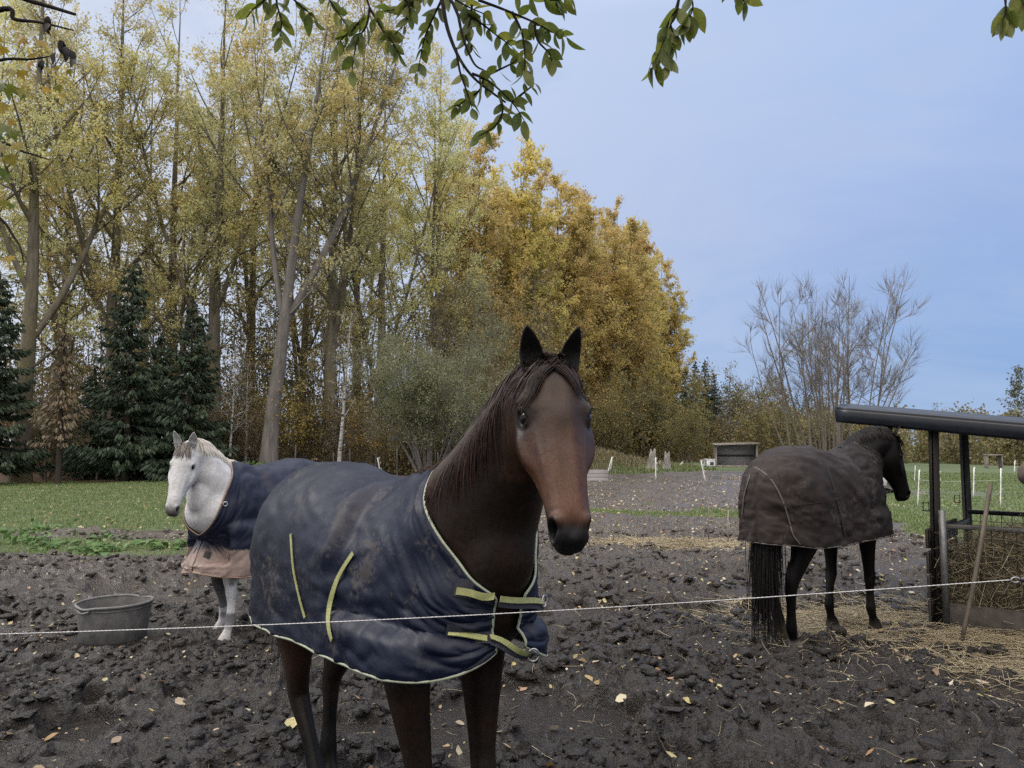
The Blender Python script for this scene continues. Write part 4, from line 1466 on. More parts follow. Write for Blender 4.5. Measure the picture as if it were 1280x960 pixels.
    for a, b in (((571, 738), (672, 755)), ((561, 794), (664, 810))):
        a = np.array(a); b = np.array(b)
        pad = ribbon_px(s, "strap_backing", [a + (-3, -5), a + (52, 5)], 0, .058, M_navy_web, s.rug, 14, .003, .008)
        ribbon_px(s, "strap", [a, a * .55 + b * .45 + (0, 1)], 0, .023, M_strap_y, s.rug, 14, .004, .013)
        h0 = None
        for w_ in (.52, .58, .64, .70, .76):
            h0 = h0 or ray_on(s, a[0] * w_ + b[0] * (1 - w_), a[1] * w_ + b[1] * (1 - w_) + 1, T)
            if h0 is not None and np.linalg.norm(s.W(h0[0])[:2]) > 3.0: h0 = None
        h = None
        for q_ in range(10):
            h = h or ray_on(s, b[0] - q_ * 2.5, b[1] - q_ * 1.2, T)
        if h0 is not None and h is not None:
            q_ = np.linspace(0, 1, 18)[:, None]; bul = np.sin(np.pi * q_) * .012
            nn_ = norm(h0[1] * (1 - q_) + h[1] * q_); pp_ = h0[0] * (1 - q_) + h[0] * q_ + nn_ * (bul + .006)
            pp_ = smooth_poly(np.array([s.push(p_, .012) for p_ in pp_]), 4); nn_ = nn_[:len(pp_)]
            ribbon("strap", pp_, nn_.copy(), .019, .003, M_strap_y, s.rug, .018)
            ribbon("strap_backing", pp_ + np.array([0, 0, -.009]), nn_.copy(), .036, .003, M_navy_web, s.rug, .012)
        if h is not None:
            T_ = norm(np.cross(h[1], [0, 0, 1.]))
            ring_obj("buckle", h[0] + h[1] * .026, T_, np.array([0, 0, 1.]), .020, .0035, M_metal, s.rug)
    tag(s.root, "dark bay horse in a navy blanket with yellow-green chest straps, close behind the wire", "horse", "horses in the paddock")
    return s


def grey_horse():
    wth = np.array([PX(291, 6.9), 6.9])
    f = norm(np.array([-.42, -.91])); sc = .98
    s = Horse("horse", wth - .42 * sc * f, f, sc)
    s.make_body(poll=P(231, 551, 6.35), hface=(.02, -1.0), pitch=math.radians(72), roll=math.radians(-4), thick=.93, hws=.92, fore=((.03, .02), (-.30, -.09)), hind=((-.05, 0), (.1, 0)), voxel=.0095, ears=(-.1, -.1))
    s.sculpt_face()
    t, n, w, head, z = body_masks(s)
    nz = fbm(s.co[:, 0] * 7 + s.co[:, 1] * 7, s.co[:, 2] * 9, 17, 4)
    c = np.tile(np.array([.50, .51, .53]), (len(s.co), 1))
    c = lerp(c, (.36, .37, .39), sstep(.45, .7, nz) * .55)
    leg = sstep(.95, .8, z)
    c = lerp(c, (.12, .118, .125), leg * sstep(.38, .55, nz) * sstep(.05, .25, z))
    c = lerp(c, (.055, .055, .06), sstep(.62, .56, z) * sstep(.36, .44, z) * (s.co[:, 1] < 0) * (s.co[:, 0] > 0) * .9)
    c = lerp(c, (.10, .10, .11), sstep(.60, .54, z) * sstep(.42, .48, z) * (s.co[:, 1] > 0) * sstep(.4, .6, nz))
    c = lerp(c, (.30, .28, .26), sstep(.22, .02, z) * .8)
    c = lerp(c, (.10, .095, .095), head * sstep(.86, .95, t))
    c = lerp(c, (.33, .32, .33), head * sstep(.70, .85, t) * .6 * (1 - sstep(.86, .95, t)))
    c = lerp(c, (.18, .175, .18), head * np.exp(-((t - .31) / .05) ** 2 - ((n + .052) / .03) ** 2) * .8)
    c = lerp(c, (.35, .32, .30), head * sstep(.12, .0, t) * .8)
    c = lerp(c, (.30, .29, .29), np.exp(-(((s.co - s.hp(.25, -.30, 0)) ** 2).sum(1)) / .02) * .6)
    c = lerp(c, (.015, .015, .015), s.nostril)
    u_ = (s.co - s.p0) @ norm(-s.ha * .84 + s.hn * .54)
    front = s.nor @ norm(s.hn * .62 + s.ha * .55)
    c = lerp(c, (.06, .055, .055), s.is_ear * sstep(.1, .4, front))
    s.lid_mat = simple("grey_eyelid", (.03, .03, .03), (.06, .06, .06), 40, .5)
    s.finish(coat_mat("grey_coat", .6, .2, None, .02, .2, .07), np.clip(c, 0, 1))
    s.eyes(M_eye)
    M_mane = hair_mat("white_mane", (.40, .37, .32), (.52, .50, .46), (.30, .27, .23), .6)
    crest_hair(s, "mane", M_mane, 1, 420, .20, .24, .90, .8, .0030)
    k = 90
    rt = np.array([s.hp(rng.uniform(-.02, .03), .010, rng.normal(0, .03)) for _ in range(k)])
    M_f = hair_mat("grey_forelock", (.10, .09, .085), (.22, .20, .19), (.34, .32, .30), .6)
    s.hair("forelock", M_f, rt, s.hw[None] * rng.normal(0, .35, k)[:, None] + s.ha[None] * .9 + s.hn[None] * .05, .13, 8, .0026, .005, .12, .10, cling=.6)
    k = 160
    rt = np.array([(-.86, rng.normal(0, .03), 1.34) for _ in range(k)])
    s.hair("tail", M_mane, rt, np.tile((-.15, 0, -1), (k, 1)), rng.uniform(.8, 1.1, k), 10, .004, .012, .34, .16)
    def cf(v):
        c_ = np.tile(np.array([.0085, .012, .028]), (len(v), 1))
        low = sstep(.842, .838, v[:, 2] - .03 * np.clip(v[:, 0] - .5, 0, 1)) * sstep(-.25, -.23, v[:, 0])
        return lerp(c_, (.225, .172, .155), low)
    M = cloth_mat("navy_turnout_cloth", (.12, .10, .085), .12, .5, 6)
    hem = [.93, .86, .74, .66, .62, .60, .60, .60, .61, .63, .65, .67]
    neck = [1, 1, 1, 1, 1, 1, 1, 1, .60, .16, -.22, -.52]
    ol = [tuple(p) for p in OUTL]; ol[-4:] = [(.62, .275, .56), (.735, .205, .60), (.80, .12, .62), (.825, .004, .62)]
    make_rug(s, M, ol, hem, neck, 1.12, cf, .016, seed=5, nu=110, nv=60, front_z=.74)
    rug_piping(s, M_tan_pipe, .007, front=False)
    # chest fastening and elastic
    for pix, w_, nm in (([(243, 684), (252, 688), (263, 691)], .055, "chest_strap"), ([(322, 668), (326, 680), (326, 692)], .05, "elastic_strap")):
        ribbon_px(s, nm, pix, 0, w_, M_black_web, s.rug, 12, .004, .012)
    h = ray_on(s, 281, 627, [s.rug_tree])
    if h is not None: ring_obj("buckle", h[0] + h[1] * .02, norm(np.cross(h[1], [0, 0, 1.])), np.array([0, 0, 1.]), .018, .005, M_metal, s.rug)
    tag(s.root, "white-grey horse in a navy blanket with a pinkish lower panel, beside the black tub", "horse", "horses in the paddock")
    return s


def dark_horse():
    f = norm(np.array([.76, .65])); sc = 1.055
    s = Horse("horse", (2.75, 6.92), f, sc)
    s.make_body(poll=P(1117, 540, 7.42), hface=(1, .10), pitch=math.radians(76), fore=((-.16, .0), (.02, -.02)), hind=((.16, -.04), (-.02, .05)), voxel=.0105, neck_mid=(-.02, .0, .02), ear_back=.05)
    s.sculpt_face()
    t, n, w, head, z = body_masks(s)
    nz = fbm(s.co[:, 0] * 7, s.co[:, 2] * 7, 19, 4)
    c = np.tile(np.array([.0034, .0030, .0032]), (len(s.co), 1))
    c = lerp(c, (.012, .010, .009), sstep(.62, .4, z) * sstep(.5, .7, nz) * .8)
    hindl = (s.co[:, 0] < 0) * sstep(.26, .16, z)
    c = lerp(c, (.17, .155, .145), hindl * (s.co[:, 1] < .0) * sstep(.14, .10, z) * .8)
    c = lerp(c, (.10, .082, .065), hindl * (s.co[:, 1] > .0) * .7)
    c = lerp(c, (.05, .042, .036), sstep(.12, .04, z) * .7 * (s.co[:, 0] > 0))
    s.lid_mat = simple("black_eyelid", (.006, .006, .006), None, 40, .5)
    s.finish(coat_mat("black_brown_coat", .5, .2, None, .0, .12), np.clip(c, 0, 1))
    s.eyes(M_eye)
    M_h = hair_mat("black_hair", (.004, .004, .0045), (.008, .007, .007), (.014, .011, .011))
    crest_hair(s, "mane", M_h, -1, 420, .16, .2, .97, .8, .0030)
    k = 60
    rt = np.array([s.hp(rng.uniform(-.02, .03), .010, rng.normal(0, .02)) for _ in range(k)])
    s.hair("forelock", M_h, rt, s.ha[None] * .8 + s.hn[None] * .35 + s.hw[None] * rng.normal(0, .3, k)[:, None], .13, 8, .003, .006, .1, .1)
    k = 850
    rt = np.array([(-.862 + rng.normal(0, .012), rng.normal(-.02, .045), 1.32 + rng.normal(0, .02)) for _ in range(k)])
    s.hair("tail", M_h, rt, np.tile((-.16, .0, -1), (k, 1)), rng.uniform(.62, 1.30, k) , 13, .0028, .014, .36, .07, wave=.014, clampx=-.93)
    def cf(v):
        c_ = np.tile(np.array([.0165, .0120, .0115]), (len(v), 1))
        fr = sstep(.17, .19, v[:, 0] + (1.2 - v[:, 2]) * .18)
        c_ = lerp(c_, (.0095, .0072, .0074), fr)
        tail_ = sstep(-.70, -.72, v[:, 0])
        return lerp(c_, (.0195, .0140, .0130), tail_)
    M = cloth_mat("brown_waxed_blanket_cloth", (.075, .066, .064), .6, .7, 5, bstr=.3)
    hem = [.885, .885, .875, .84, .84, .845, .85, .85, .85, .86, .87, .90]
    neck = [1, 1, 1, 1, 1, 1, 1, 1, 1, .80, .52, .36]
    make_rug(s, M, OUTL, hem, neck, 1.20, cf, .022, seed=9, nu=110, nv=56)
    rug_piping(s, M_grey_pipe, .006)
    # corner piping of the tail flap, and the seam behind the shoulder
    for pix in ([(944, 581), (962, 590), (976, 616), (984, 640), (987, 652)], [(987, 654), (992, 668), (1000, 676)], [(939, 590), (931, 614), (929, 640)]):
        ribbon_px(s, "piping", pix, 0, .010, M_grey_pipe, s.rug, 20, .004, .008)
    for pix in ([(1030, 572), (1036, 590), (1045, 620), (1053, 655), (1055, 666)],):
        ribbon_px(s, "seam", pix, 0, .020, M_black_web, s.rug, 20, .002, .008)
    for pix in ([(990, 628), (1020, 624), (1050, 619)],):
        ribbon_px(s, "seam", pix, 0, .008, M_black_web, s.rug, 20, .002, .008)
    tag(s.root, "black horse in a dusty brown blanket, its head beside the open hay shelter", "horse", "horses in the paddock")
    return s


def hidden_horse():
    f = norm(np.array([-1.0, -.05]))
    s = Horse("horse", (4.75, 4.86), f, .95)
    mz = P(1266, 600, 4.80)
    pitch = math.radians(48)
    a = math.cos(pitch) * np.array([-1., -.05, 0]) - math.sin(pitch) * np.array([0, 0, 1.])
    pl = mz - a * .625 * .95 * .99 + np.array([0, 0, .045])
    s.make_body(poll=pl, hface=(-1, -.05), pitch=pitch, voxel=.0125)
    s.sculpt_face()
    c = np.tile(np.array([.085, .064, .055]), (len(s.co), 1))
    t, n, w, head, z = body_masks(s)
    c = lerp(c, (.06, .05, .047), head * sstep(.85, 1.0, t))
    c = lerp(c, (.01, .009, .009), s.nostril)
    s.lid_mat = s_lid
    s.finish(coat_mat("brown_grey_coat", .6), c)
    s.eyes(M_eye)
    M_h = hair_mat("brown_hair", (.02, .015, .012), (.04, .03, .025))
    crest_hair(s, "mane", M_h, 1, 160, .2, .14, .95, .8, .004)
    k = 120
    rt = np.array([(-.86, rng.normal(0, .03), 1.34) for _ in range(k)])
    s.hair("tail", M_h, rt, np.tile((-.15, 0, -1), (k, 1)), rng.uniform(.8, 1.1, k), 9, .005, .012, .34, .16)
    tag(s.root, "brown-grey horse of which only the muzzle shows past the shelter's right side", "horse", "horses in the paddock")
    return s


bay = bay_horse()
grey = grey_horse()
dark = dark_horse()
s_lid = bpy.data.materials["black_eyelid"]
fourth = hidden_horse()
# ------------------------------------------------------------------ props
M_rubber = simple("scuffed_black_rubber", (.065, .065, .068), (.14, .138, .137), 14, .62, .3, .004)
M_rubber_in = simple("smooth_near_black", (.010, .010, .011), (.022, .022, .023), 14, .35)  # near-black, for the tub's inner disc, tank opening and bin feet
M_wire = simple("white_electric_cord", (.40, .40, .41), (.55, .55, .56), 60, .6)
M_white_post = simple("white_plastic_post", (.55, .56, .57), (.72, .73, .74), 20, .5)
M_oldwood = simple("weathered_grey_wood", (.085, .078, .070), (.24, .22, .20), 9, .85, .5, .004, (1, 1, .15))
M_greyboard = simple("grey_painted_board", (.16, .15, .155), (.30, .285, .29), 7, .8, .35, .003, (.2, 1, 1))
M_darkwood = simple("dark_wet_wood", (.0055, .005, .005), (.018, .016, .015), 10, .7, .5, .004, (1, 1, .15))
M_darkboard = simple("dark_timber_board", (.014, .012, .011), (.050, .042, .036), 8, .8, .5, .004, (.15, 1, 1))
M_roof = simple("black_bitumen_sheet", (.0035, .0048, .0085), (.008, .0105, .017), 5, .36, .15, .006, None, 0, .4, 18)
M_galv = simple("dull_galvanised_pipe", (.10, .105, .11), (.20, .205, .215), 14, .5, .2, .002, None, .6)
M_darksteel = simple("dark_steel_rail", (.012, .013, .014), (.035, .036, .038), 12, .45, .2, .002, None, .3)
M_handle = simple("worn_ash_handle", (.050, .040, .032), (.125, .10, .080), 10, .7, .4, .002, (1, 1, .2))
M_bark_d = simple("stump_bark", (.10, .095, .09), (.28, .27, .26), 8, .9, .6, .02)
M_cordbl = simple("black_plastic_grip", (.010, .011, .016), (.022, .024, .034), 20, .4)
M_whiteplastic = simple("white_plastic_tank", (.42, .44, .47), (.60, .62, .65), 6, .5)


def gz(x, y): return float(ground_h(np.array([x]), np.array([y]))[0])


def lathe(mb, prof, k=48, c=(0, 0, 0), wob=0.0, col=(1, 1, 1), seed=1):
    th = np.arange(k) / k * 2 * np.pi
    rings = []
    for r, z in prof:
        rr = r * (1 + wob * np.sin(2 * th + .6))
        rings.append(np.stack([c[0] + rr * np.cos(th), c[1] + rr * np.sin(th), np.full(k, c[2] + z)], 1))
    rings = np.array(rings); n = len(rings)
    i = np.arange(n - 1)[:, None] * k; j = np.arange(k)[None]; j2 = (j + 1) % k
    q = np.stack(np.broadcast_arrays(i + j, i + j2, i + k + j2, i + k + j), -1).reshape(-1, 4)
    mb.add(rings.reshape(-1, 3), q, None, col)


def make_tub():
    x, y = PX(153, 6.93), 6.93
    FLATZ = gz(x, y)
    t = empty("rubber_tub", (x, y, FLATZ - .02), .3); t.scale = (.88, .88, .92)
    mb = MB()
    lathe(mb, [(.0, .012), (.285, .012), (.300, .03), (.322, .20), (.338, .335), (.340, .36)], 56, wob=.012)
    lathe(mb, [(.334, .36), (.330, .335), (.312, .20), (.292, .05), (.0, .045)], 56, wob=.012)
    mb.build("tub_body", M_rubber, t)
    mb = MB()
    th = np.linspace(0, 2 * np.pi, 65)
    rr = .343 * (1 + .012 * np.sin(2 * th + .6))
    sag = -.018 * np.exp(-((th - 4.0) / .28) ** 2) - .018 * np.exp(-((th - .9) / .28) ** 2)
    batch_tubes(mb, np.stack([rr * np.cos(th), rr * np.sin(th), .362 + sag], 1), .0135, 8)
    batch_tubes(mb, np.stack([rr * np.cos(th) * .985, rr * np.sin(th) * .985, .325 + 0 * th], 1), .006, 6)
    mb.build("rim", M_rubber, t)
    for a in (4.0, .9):
        mb = MB(); q = np.linspace(-.22, .22, 12) + a
        batch_tubes(mb, np.stack([.365 * np.cos(q), .365 * np.sin(q), .335 - .02 * np.cos((q - a) / .22 * 1.5)], 1), .010, 8, cap=True)
        mb.build("handle", M_rubber, t)
    mb = MB(); lathe(mb, [(.0, .13), (.30, .13), (.304, .128)], 40)
    mb.build("dark_inner_disc", M_rubber_in, t)  # flat near-black disc part way up inside the tub
    tag(t, "round black rubber tub standing in the mud before the white-grey horse", "tub")


def make_wire():
    a = P(-90, 795.5, 2.30); b = P(1262, 725, 2.18)
    mid_ = np.linspace(0, 1, 60)[:, None]
    p = a * (1 - mid_) + b * mid_; p[:, 2] -= .020 * np.sin(np.pi * mid_[:, 0])
    r = empty("electric_fence_cord", (b[0], b[1], 0))
    mb = MB(); batch_tubes(mb, p - np.array([b[0], b[1], 0]), .0011, 8, cap=True)
    q = p - np.array([b[0], b[1], 0])
    for ph in (0, 2.1, 4.2):      # twisted strands
        s_ = np.linspace(0, 1, 900)[:, None]; pp = a * (1 - s_) + b * s_; pp[:, 2] -= .020 * np.sin(np.pi * s_[:, 0])
        pp = pp - np.array([b[0], b[1], 0]); k = s_[:, 0] * 520 + ph
        pp[:, 1] += .0008 * np.cos(k); pp[:, 2] += .0008 * np.sin(k)
        batch_tubes(mb, pp, .0006, 4)
    mb.build("cord", M_wire, r)
    e = np.array([2.62, 2.12, 1.36]) - np.array([b[0], b[1], 0])
    st = np.array([0, 0, b[2]])
    d = norm(e - st)
    mb = MB(); pr = np.array([0, .015, .02, .06, .10, .14, .150, .152]); rd = np.array([.006, .010, .0155, .0165, .0160, .0165, .019, .004])
    batch_tubes(mb, st[None] + d[None] * (.03 + pr[:, None]), rd, 14, cap=True)
    mb.build("handle", M_cordbl, r)
    th = np.linspace(0, 5.6, 20); up = np.array([0, 0, 1.])
    mb = MB(); batch_tubes(mb, st + d * (.016 + .012 * np.cos(th))[:, None] + up * (.007 * np.sin(th))[:, None], .0019, 6, cap=True)
    mb.build("hook", M_metal, r)
    mb = MB(); batch_tubes(mb, np.array([st + d * .18, e]), .0024, 6, cap=True); mb.build("cord", M_wire, r)
    tag(r, "thin white electric fence cord running across the front, with a dark gate handle", "fence cord")
    for (x, y) in ((2.62, 2.12), (float(a[0]) - .06, float(a[1]))):
        pr = empty("fence_post", (x, y, 0)); mb = MB()
        box(mb, (0.03, 0, .75), (.05, .05, 1.5), None, bev=.006); mb.build("post", M_oldwood, pr)
        mb = MB(); batch_tubes(mb, np.array([(.0, 0, 1.36 if x > 0 else a[2]), (-.01, 0, 1.36 if x > 0 else a[2])]), .014, 10, cap=True); mb.build("insulator", M_cordbl, pr)
        tag(pr, "wooden post carrying the near end of the cord, out at the " + ("right" if x > 0 else "left"), "fence post", "near cord posts")


# shelter with hay feeder
A0 = np.array([PX(1166, 7.25), 7.25])
F1 = norm(np.array([.75, -.66])); S1 = norm(np.array([.64, .77]))


def sh(u, v, z): return np.array([A0[0] + F1[0] * u + S1[0] * v, A0[1] + F1[1] * u + S1[1] * v, z])


def make_shelter():
    r = empty("hay_shelter", (A0[0], A0[1], 0)); O = np.array([A0[0], A0[1], 0])
    def eave(u): return 1.917 - .119 * u
    # verge sheet: profile across the depth, run along the front edge
    prof = []
    for v, z in ((-.10, -.092), (-.112, -.085), (-.118, -.060), (-.122, -.025), (-.120, .008), (-.113, .028), (-.100, .026), (-.096, .034), (-.093, .052), (-.080, .060), (-.04, .064), (.0, .070), (.05, .090), (.10, .098), (.16, .090), (.22, .080), (.30, .092), (.38, .104), (.46, .096), (.54, .088), (.62, .098), (.70, .110), (.78, .102), (.86, .094), (.94, .104), (1.02, .116), (1.10, .108), (1.18, .100), (1.26, .110), (1.34, .122), (1.42, .114), (1.50, .106), (1.60, .118), (1.68, .126)):
        prof.append((v, z))
    prof = smoothcurve(np.array(prof), 150)
    us = np.linspace(-.86, 2.4, 24)
    rings = []
    for u in us:
        top = [sh(u, v, eave(u) + z) for v, z in prof]
        bot = [sh(u, v + (.006 if v < -.05 else 0), eave(u) + z - .008) for v, z in prof[::-1]]
        rings.append(np.array(top + bot) - O)
    mb = MB(); loft(mb, rings); mb.build("roof", M_roof, r)
    mb = MB()   # rafters under the sheet
    for v in (.02, 1.30):
        post_between(mb, sh(-.25, v, eave(-.25) - .012) - O, sh(2.3, v, eave(2.3) - .012) - O, .06, .09)
    mb.build("rafter", M_darkwood, r)
    for (u, v, nm) in ((.0, .0, "post"), (.02, 1.38, "post"), (2.05, .0, "post"), (2.05, 1.38, "post")):
        mb = MB(); post_between(mb, sh(u - .035 if v == 0 else u, v, -.05) - O, sh(u, v, eave(u) - .055) - O, .072, .072, bev=.01)
        p = mb.build(nm, M_darkwood, r)
        if u < 1:
            c = sh(u - .06, v - .03, 1.075) - O
            m2 = MB(); th = np.array([(0, 0), (-.05, 0), (-.05, .075), (0, .075), (0, 0)])
            batch_tubes(m2, np.array([c + np.array([F1[0] * a, F1[1] * a, b]) for a, b in th]), .007, 6)
            m2.build("bracket", M_darksteel, p)
    tag(r, "low open shelter with a black sheet roof on dark posts, right of the black horse", "shelter")
    # feeder frame
    f = empty("hay_feeder", (A0[0], A0[1], 0))
    mb = MB(); batch_tubes(mb, np.array([sh(.055, -.075, 0.0), sh(.055, -.075, 1.09)]) - O, .031, 14, cap=True); mb.build("pipe_post", M_galv, f)
    def rail(u0, v0, u1, v1, z, rad=.020, nm="rail"):
        mb = MB(); post_between(mb, sh(u0, v0, z) - O, sh(u1, v1, z) - O, .035, .045, bev=.005); return mb.build(nm, M_darksteel, f)
    def panel(u0, v0, u1, v1, z0, z1, n):
        mb = MB(); k = np.linspace(0, 1, n)
        a = np.array([sh(u0 + (u1 - u0) * t, v0 + (v1 - v0) * t, z0) for t in k]) - O; b = np.array([sh(u0 + (u1 - u0) * t, v0 + (v1 - v0) * t, z1) for t in k]) - O
        batch_tubes(mb, np.stack([a, b], 1), .0038, 5)
        for z in np.linspace(z0 + .12, z1 - .08, 4):
            batch_tubes(mb, np.array([sh(u0, v0, z), sh(u1, v1, z)]) - O, .0034, 5)
        return mb.build("mesh_panel", M_darksteel, f)
    rail(.04, -.03, 2.05, -.03, .945); rail(.04, 1.30, 2.05, 1.30, .985); rail(.04, -.03, .04, 1.30, .90)
    panel(.06, -.035, 2.03, -.035, .26, .93, 22); panel(.06, 1.30, 2.03, 1.30, .26, .97, 22)
    for (u0, v0, u1, v1, z, h) in ((.02, -.055, 2.05, -.055, .155, .20), (.02, 1.34, 2.05, 1.34, .155, .2)):
        mb = MB(); post_between(mb, sh(u0, v0, z) - O, sh(u1, v1, z) - O, .035, h, bev=.006); mb.build("board", M_darkboard, f)
    for z, h in ((.16, .2), (.38, .2), (.60, .2), (.82, .18)):
        mb = MB(); post_between(mb, sh(-.075, -.09, z) - O, sh(-.075, 1.30, z) - O, .03, h, bev=.006); mb.build("board", M_darkboard, f)
    tag(f, "timber and steel hay feeder with a wire mesh front under the shelter roof", "hay feeder")
    # hay
    mb = MB(); nu, nv = 46, 32
    U = np.linspace(.03, 2.02, nu); V = np.linspace(.0, 1.27, nv)
    def hz(u, v): return .74 + .16 * sstep(.2, .9, u) + .18 * (vnoise(u * 2.2, v * 2.2, 401) - .5) + .10 * (vnoise(u * 7, v * 7, 402) - .5) - .22 * sstep(.22, .0, u) - .12 * np.exp(-(v / .12) ** 2)
    UU, VV = np.meshgrid(U, V, indexing='ij'); Z = hz(UU, VV)
    X = A0[0] + F1[0] * UU + S1[0] * VV - O[0]; Y = A0[1] + F1[1] * UU + S1[1] * VV - O[1]
    top = np.stack([X, Y, Z], -1)
    i = np.arange(nu - 1)[:, None] * nv; j = np.arange(nv - 1)[None]
    mb.add(top.reshape(-1, 3), np.stack(np.broadcast_arrays(i + j, i + nv + j, i + nv + j + 1, i + j + 1), -1).reshape(-1, 4))
    def curtain(e0):
        n = len(e0); zz = np.linspace(0, 1, 12); out = []
        for t in zz:
            r_ = e0.copy(); r_[:, 2] = e0[:, 2] * (1 - t) + .06 * t
            bul = (vnoise(np.arange(n) * .5, np.full(n, t * 7), 405) - .5) * .05
            out.append(r_ + np.array([-S1[0], -S1[1], 0])[None] * bul[:, None] * 1)
        v = np.array(out).reshape(-1, 3); ii = np.arange(11)[:, None] * n; jj = np.arange(n - 1)[None]
        mb.add(v, np.stack(np.broadcast_arrays(ii + jj, ii + jj + 1, ii + n + jj + 1, ii + n + jj), -1).reshape(-1, 4))
    curtain(top[:, 0]); curtain(top[::-1, -1]); curtain(top[0, ::-1]); curtain(top[-1])
    m, nt, out = new_mat("packed_hay")
    vc = coords(nt, "Object", (1, 1, 2.5))
    n1 = noise(nt, 34, 8, .75, vc, 1.2)
    principled(nt, out, ramp(nt, n1, [(.3, (.025, .021, .015)), (.52, (.12, .10, .066)), (.72, (.27, .23, .15))]), .9, .2, bump(nt, n1, 1.0, .03))
    h = mb.build("hay_heap", m)
    h.location = O
    # stalks on its surface, sub-part
    n = 5200; sb = MB()
    u = rng.uniform(.03, 2.0, n); v = np.where(rng.random(n) < .55, rng.uniform(-.03, .02, n), rng.uniform(0, 1.25, n))
    front = v < .02
    z = np.where(front, rng.uniform(.10, .86, n), hz(u, np.clip(v, 0, 2)) + .01)
    b = np.stack([F1[0] * u + S1[0] * v, F1[1] * u + S1[1] * v, z], 1)
    a = rng.uniform(0, 6.283, n); e = rng.normal(0, .5, n); L = rng.uniform(.05, .22, n)
    fd = np.stack([F1[0] * np.cos(a), F1[1] * np.cos(a), np.sin(a)], 1) - np.array([S1[0], S1[1], 0]) * rng.uniform(-.05, .3, n)[:, None]
    td = np.stack([np.cos(a) * np.cos(e), np.sin(a) * np.cos(e), np.abs(np.sin(e)) * .7], 1)
    d = np.where(front[:, None], fd, td)
    t = np.linspace(0, 1, 4); bend = rng.normal(0, .25, (n, 3))
    pts = b[:, None] + L[:, None, None] * (t[None, :, None] * d[:, None] + (t ** 2)[None, :, None] * bend[:, None])
    batch_tubes(sb, pts, np.full((n, 4), .0021), 3)
    ms = leaf_mat("hay_stalks", [(.19, .16, .10), (.31, .265, .17), (.12, .10, .064), (.43, .38, .27)], .1)
    sb.build("stalks", ms, h)
    tag(h, "heap of dull brown hay packed inside the mesh feeder", "hay", kind="stuff")


def make_fork():
    b = P(1203, 797, 6.62); t_ = P(1238, 606, 6.92)
    b[2] = max(b[2], .03)
    r = empty("stable_fork", (b[0], b[1], 0)); O = np.array([b[0], b[1], 0])
    k = np.linspace(0, 1, 14)[:, None]; p = b * (1 - k) + t_ * k
    p[:, 0] += .012 * np.sin(k[:, 0] * 3.1)
    mb = MB(); batch_tubes(mb, p - O, np.interp(k[:, 0], [0, .1, .9, 1], [.017, .020, .019, .021]), 10, cap=True); mb.build("handle", M_handle, r)
    a = P(1166, 792, 6.80); c = P(1240, 806, 6.50); a[2] = .035; c[2] = .04
    mb = MB(); post_between(mb, a - O, c - O, .035, .03); mb.build("head_bar", M_darkwood, r)
    mb = MB()
    for q in np.linspace(.03, .97, 12):
        s_ = a * (1 - q) + c * q - O
        batch_tubes(mb, np.array([s_, s_ + (-.02, -.04, -.02), s_ + (-.03, -.07, -.055)]), .004, 5)
    mb.build("tines", M_darksteel, r)
    tag(r, "long-handled rake with a brown wooden handle leaning on the feeder's front rail", "rake")


def post(px, pyb, pyt, lean_px=0, w=.030, Y=None, label="", cat="fence post", group="white plastic fence posts", mat_=None):
    Y = Y or CAM_H * F / (pyb - 555.0)
    b = P(px, pyb, Y); t = P(px + lean_px, pyt, Y)
    z0 = gz(b[0], b[1])
    r = empty("fence_post", (b[0], b[1], z0))
    h = t[2] - z0; ln = np.array([t[0] - b[0], 0, h])
    mb = MB(); k = np.linspace(0, 1, 5)[:, None]
    batch_tubes(mb, np.array([0, 0, -.05]) + k * ln, np.array([1, 1, .95, .9, .8]) * w / 2, 8, cap=True); mb.build("stake", mat_ or M_white_post, r)
    for q in (.45, .72, .93):
        mb = MB(); c = ln * q; th = np.linspace(0, 6.283, 9)
        batch_tubes(mb, c + np.stack([w * .75 * np.cos(th) + w * .6, 0 * th, w * .75 * np.sin(th)], 1), w * .18, 4)
        mb.build("cord_hook", mat_ or M_white_post, r)
    tag(r, label, cat, group)
    return b, t


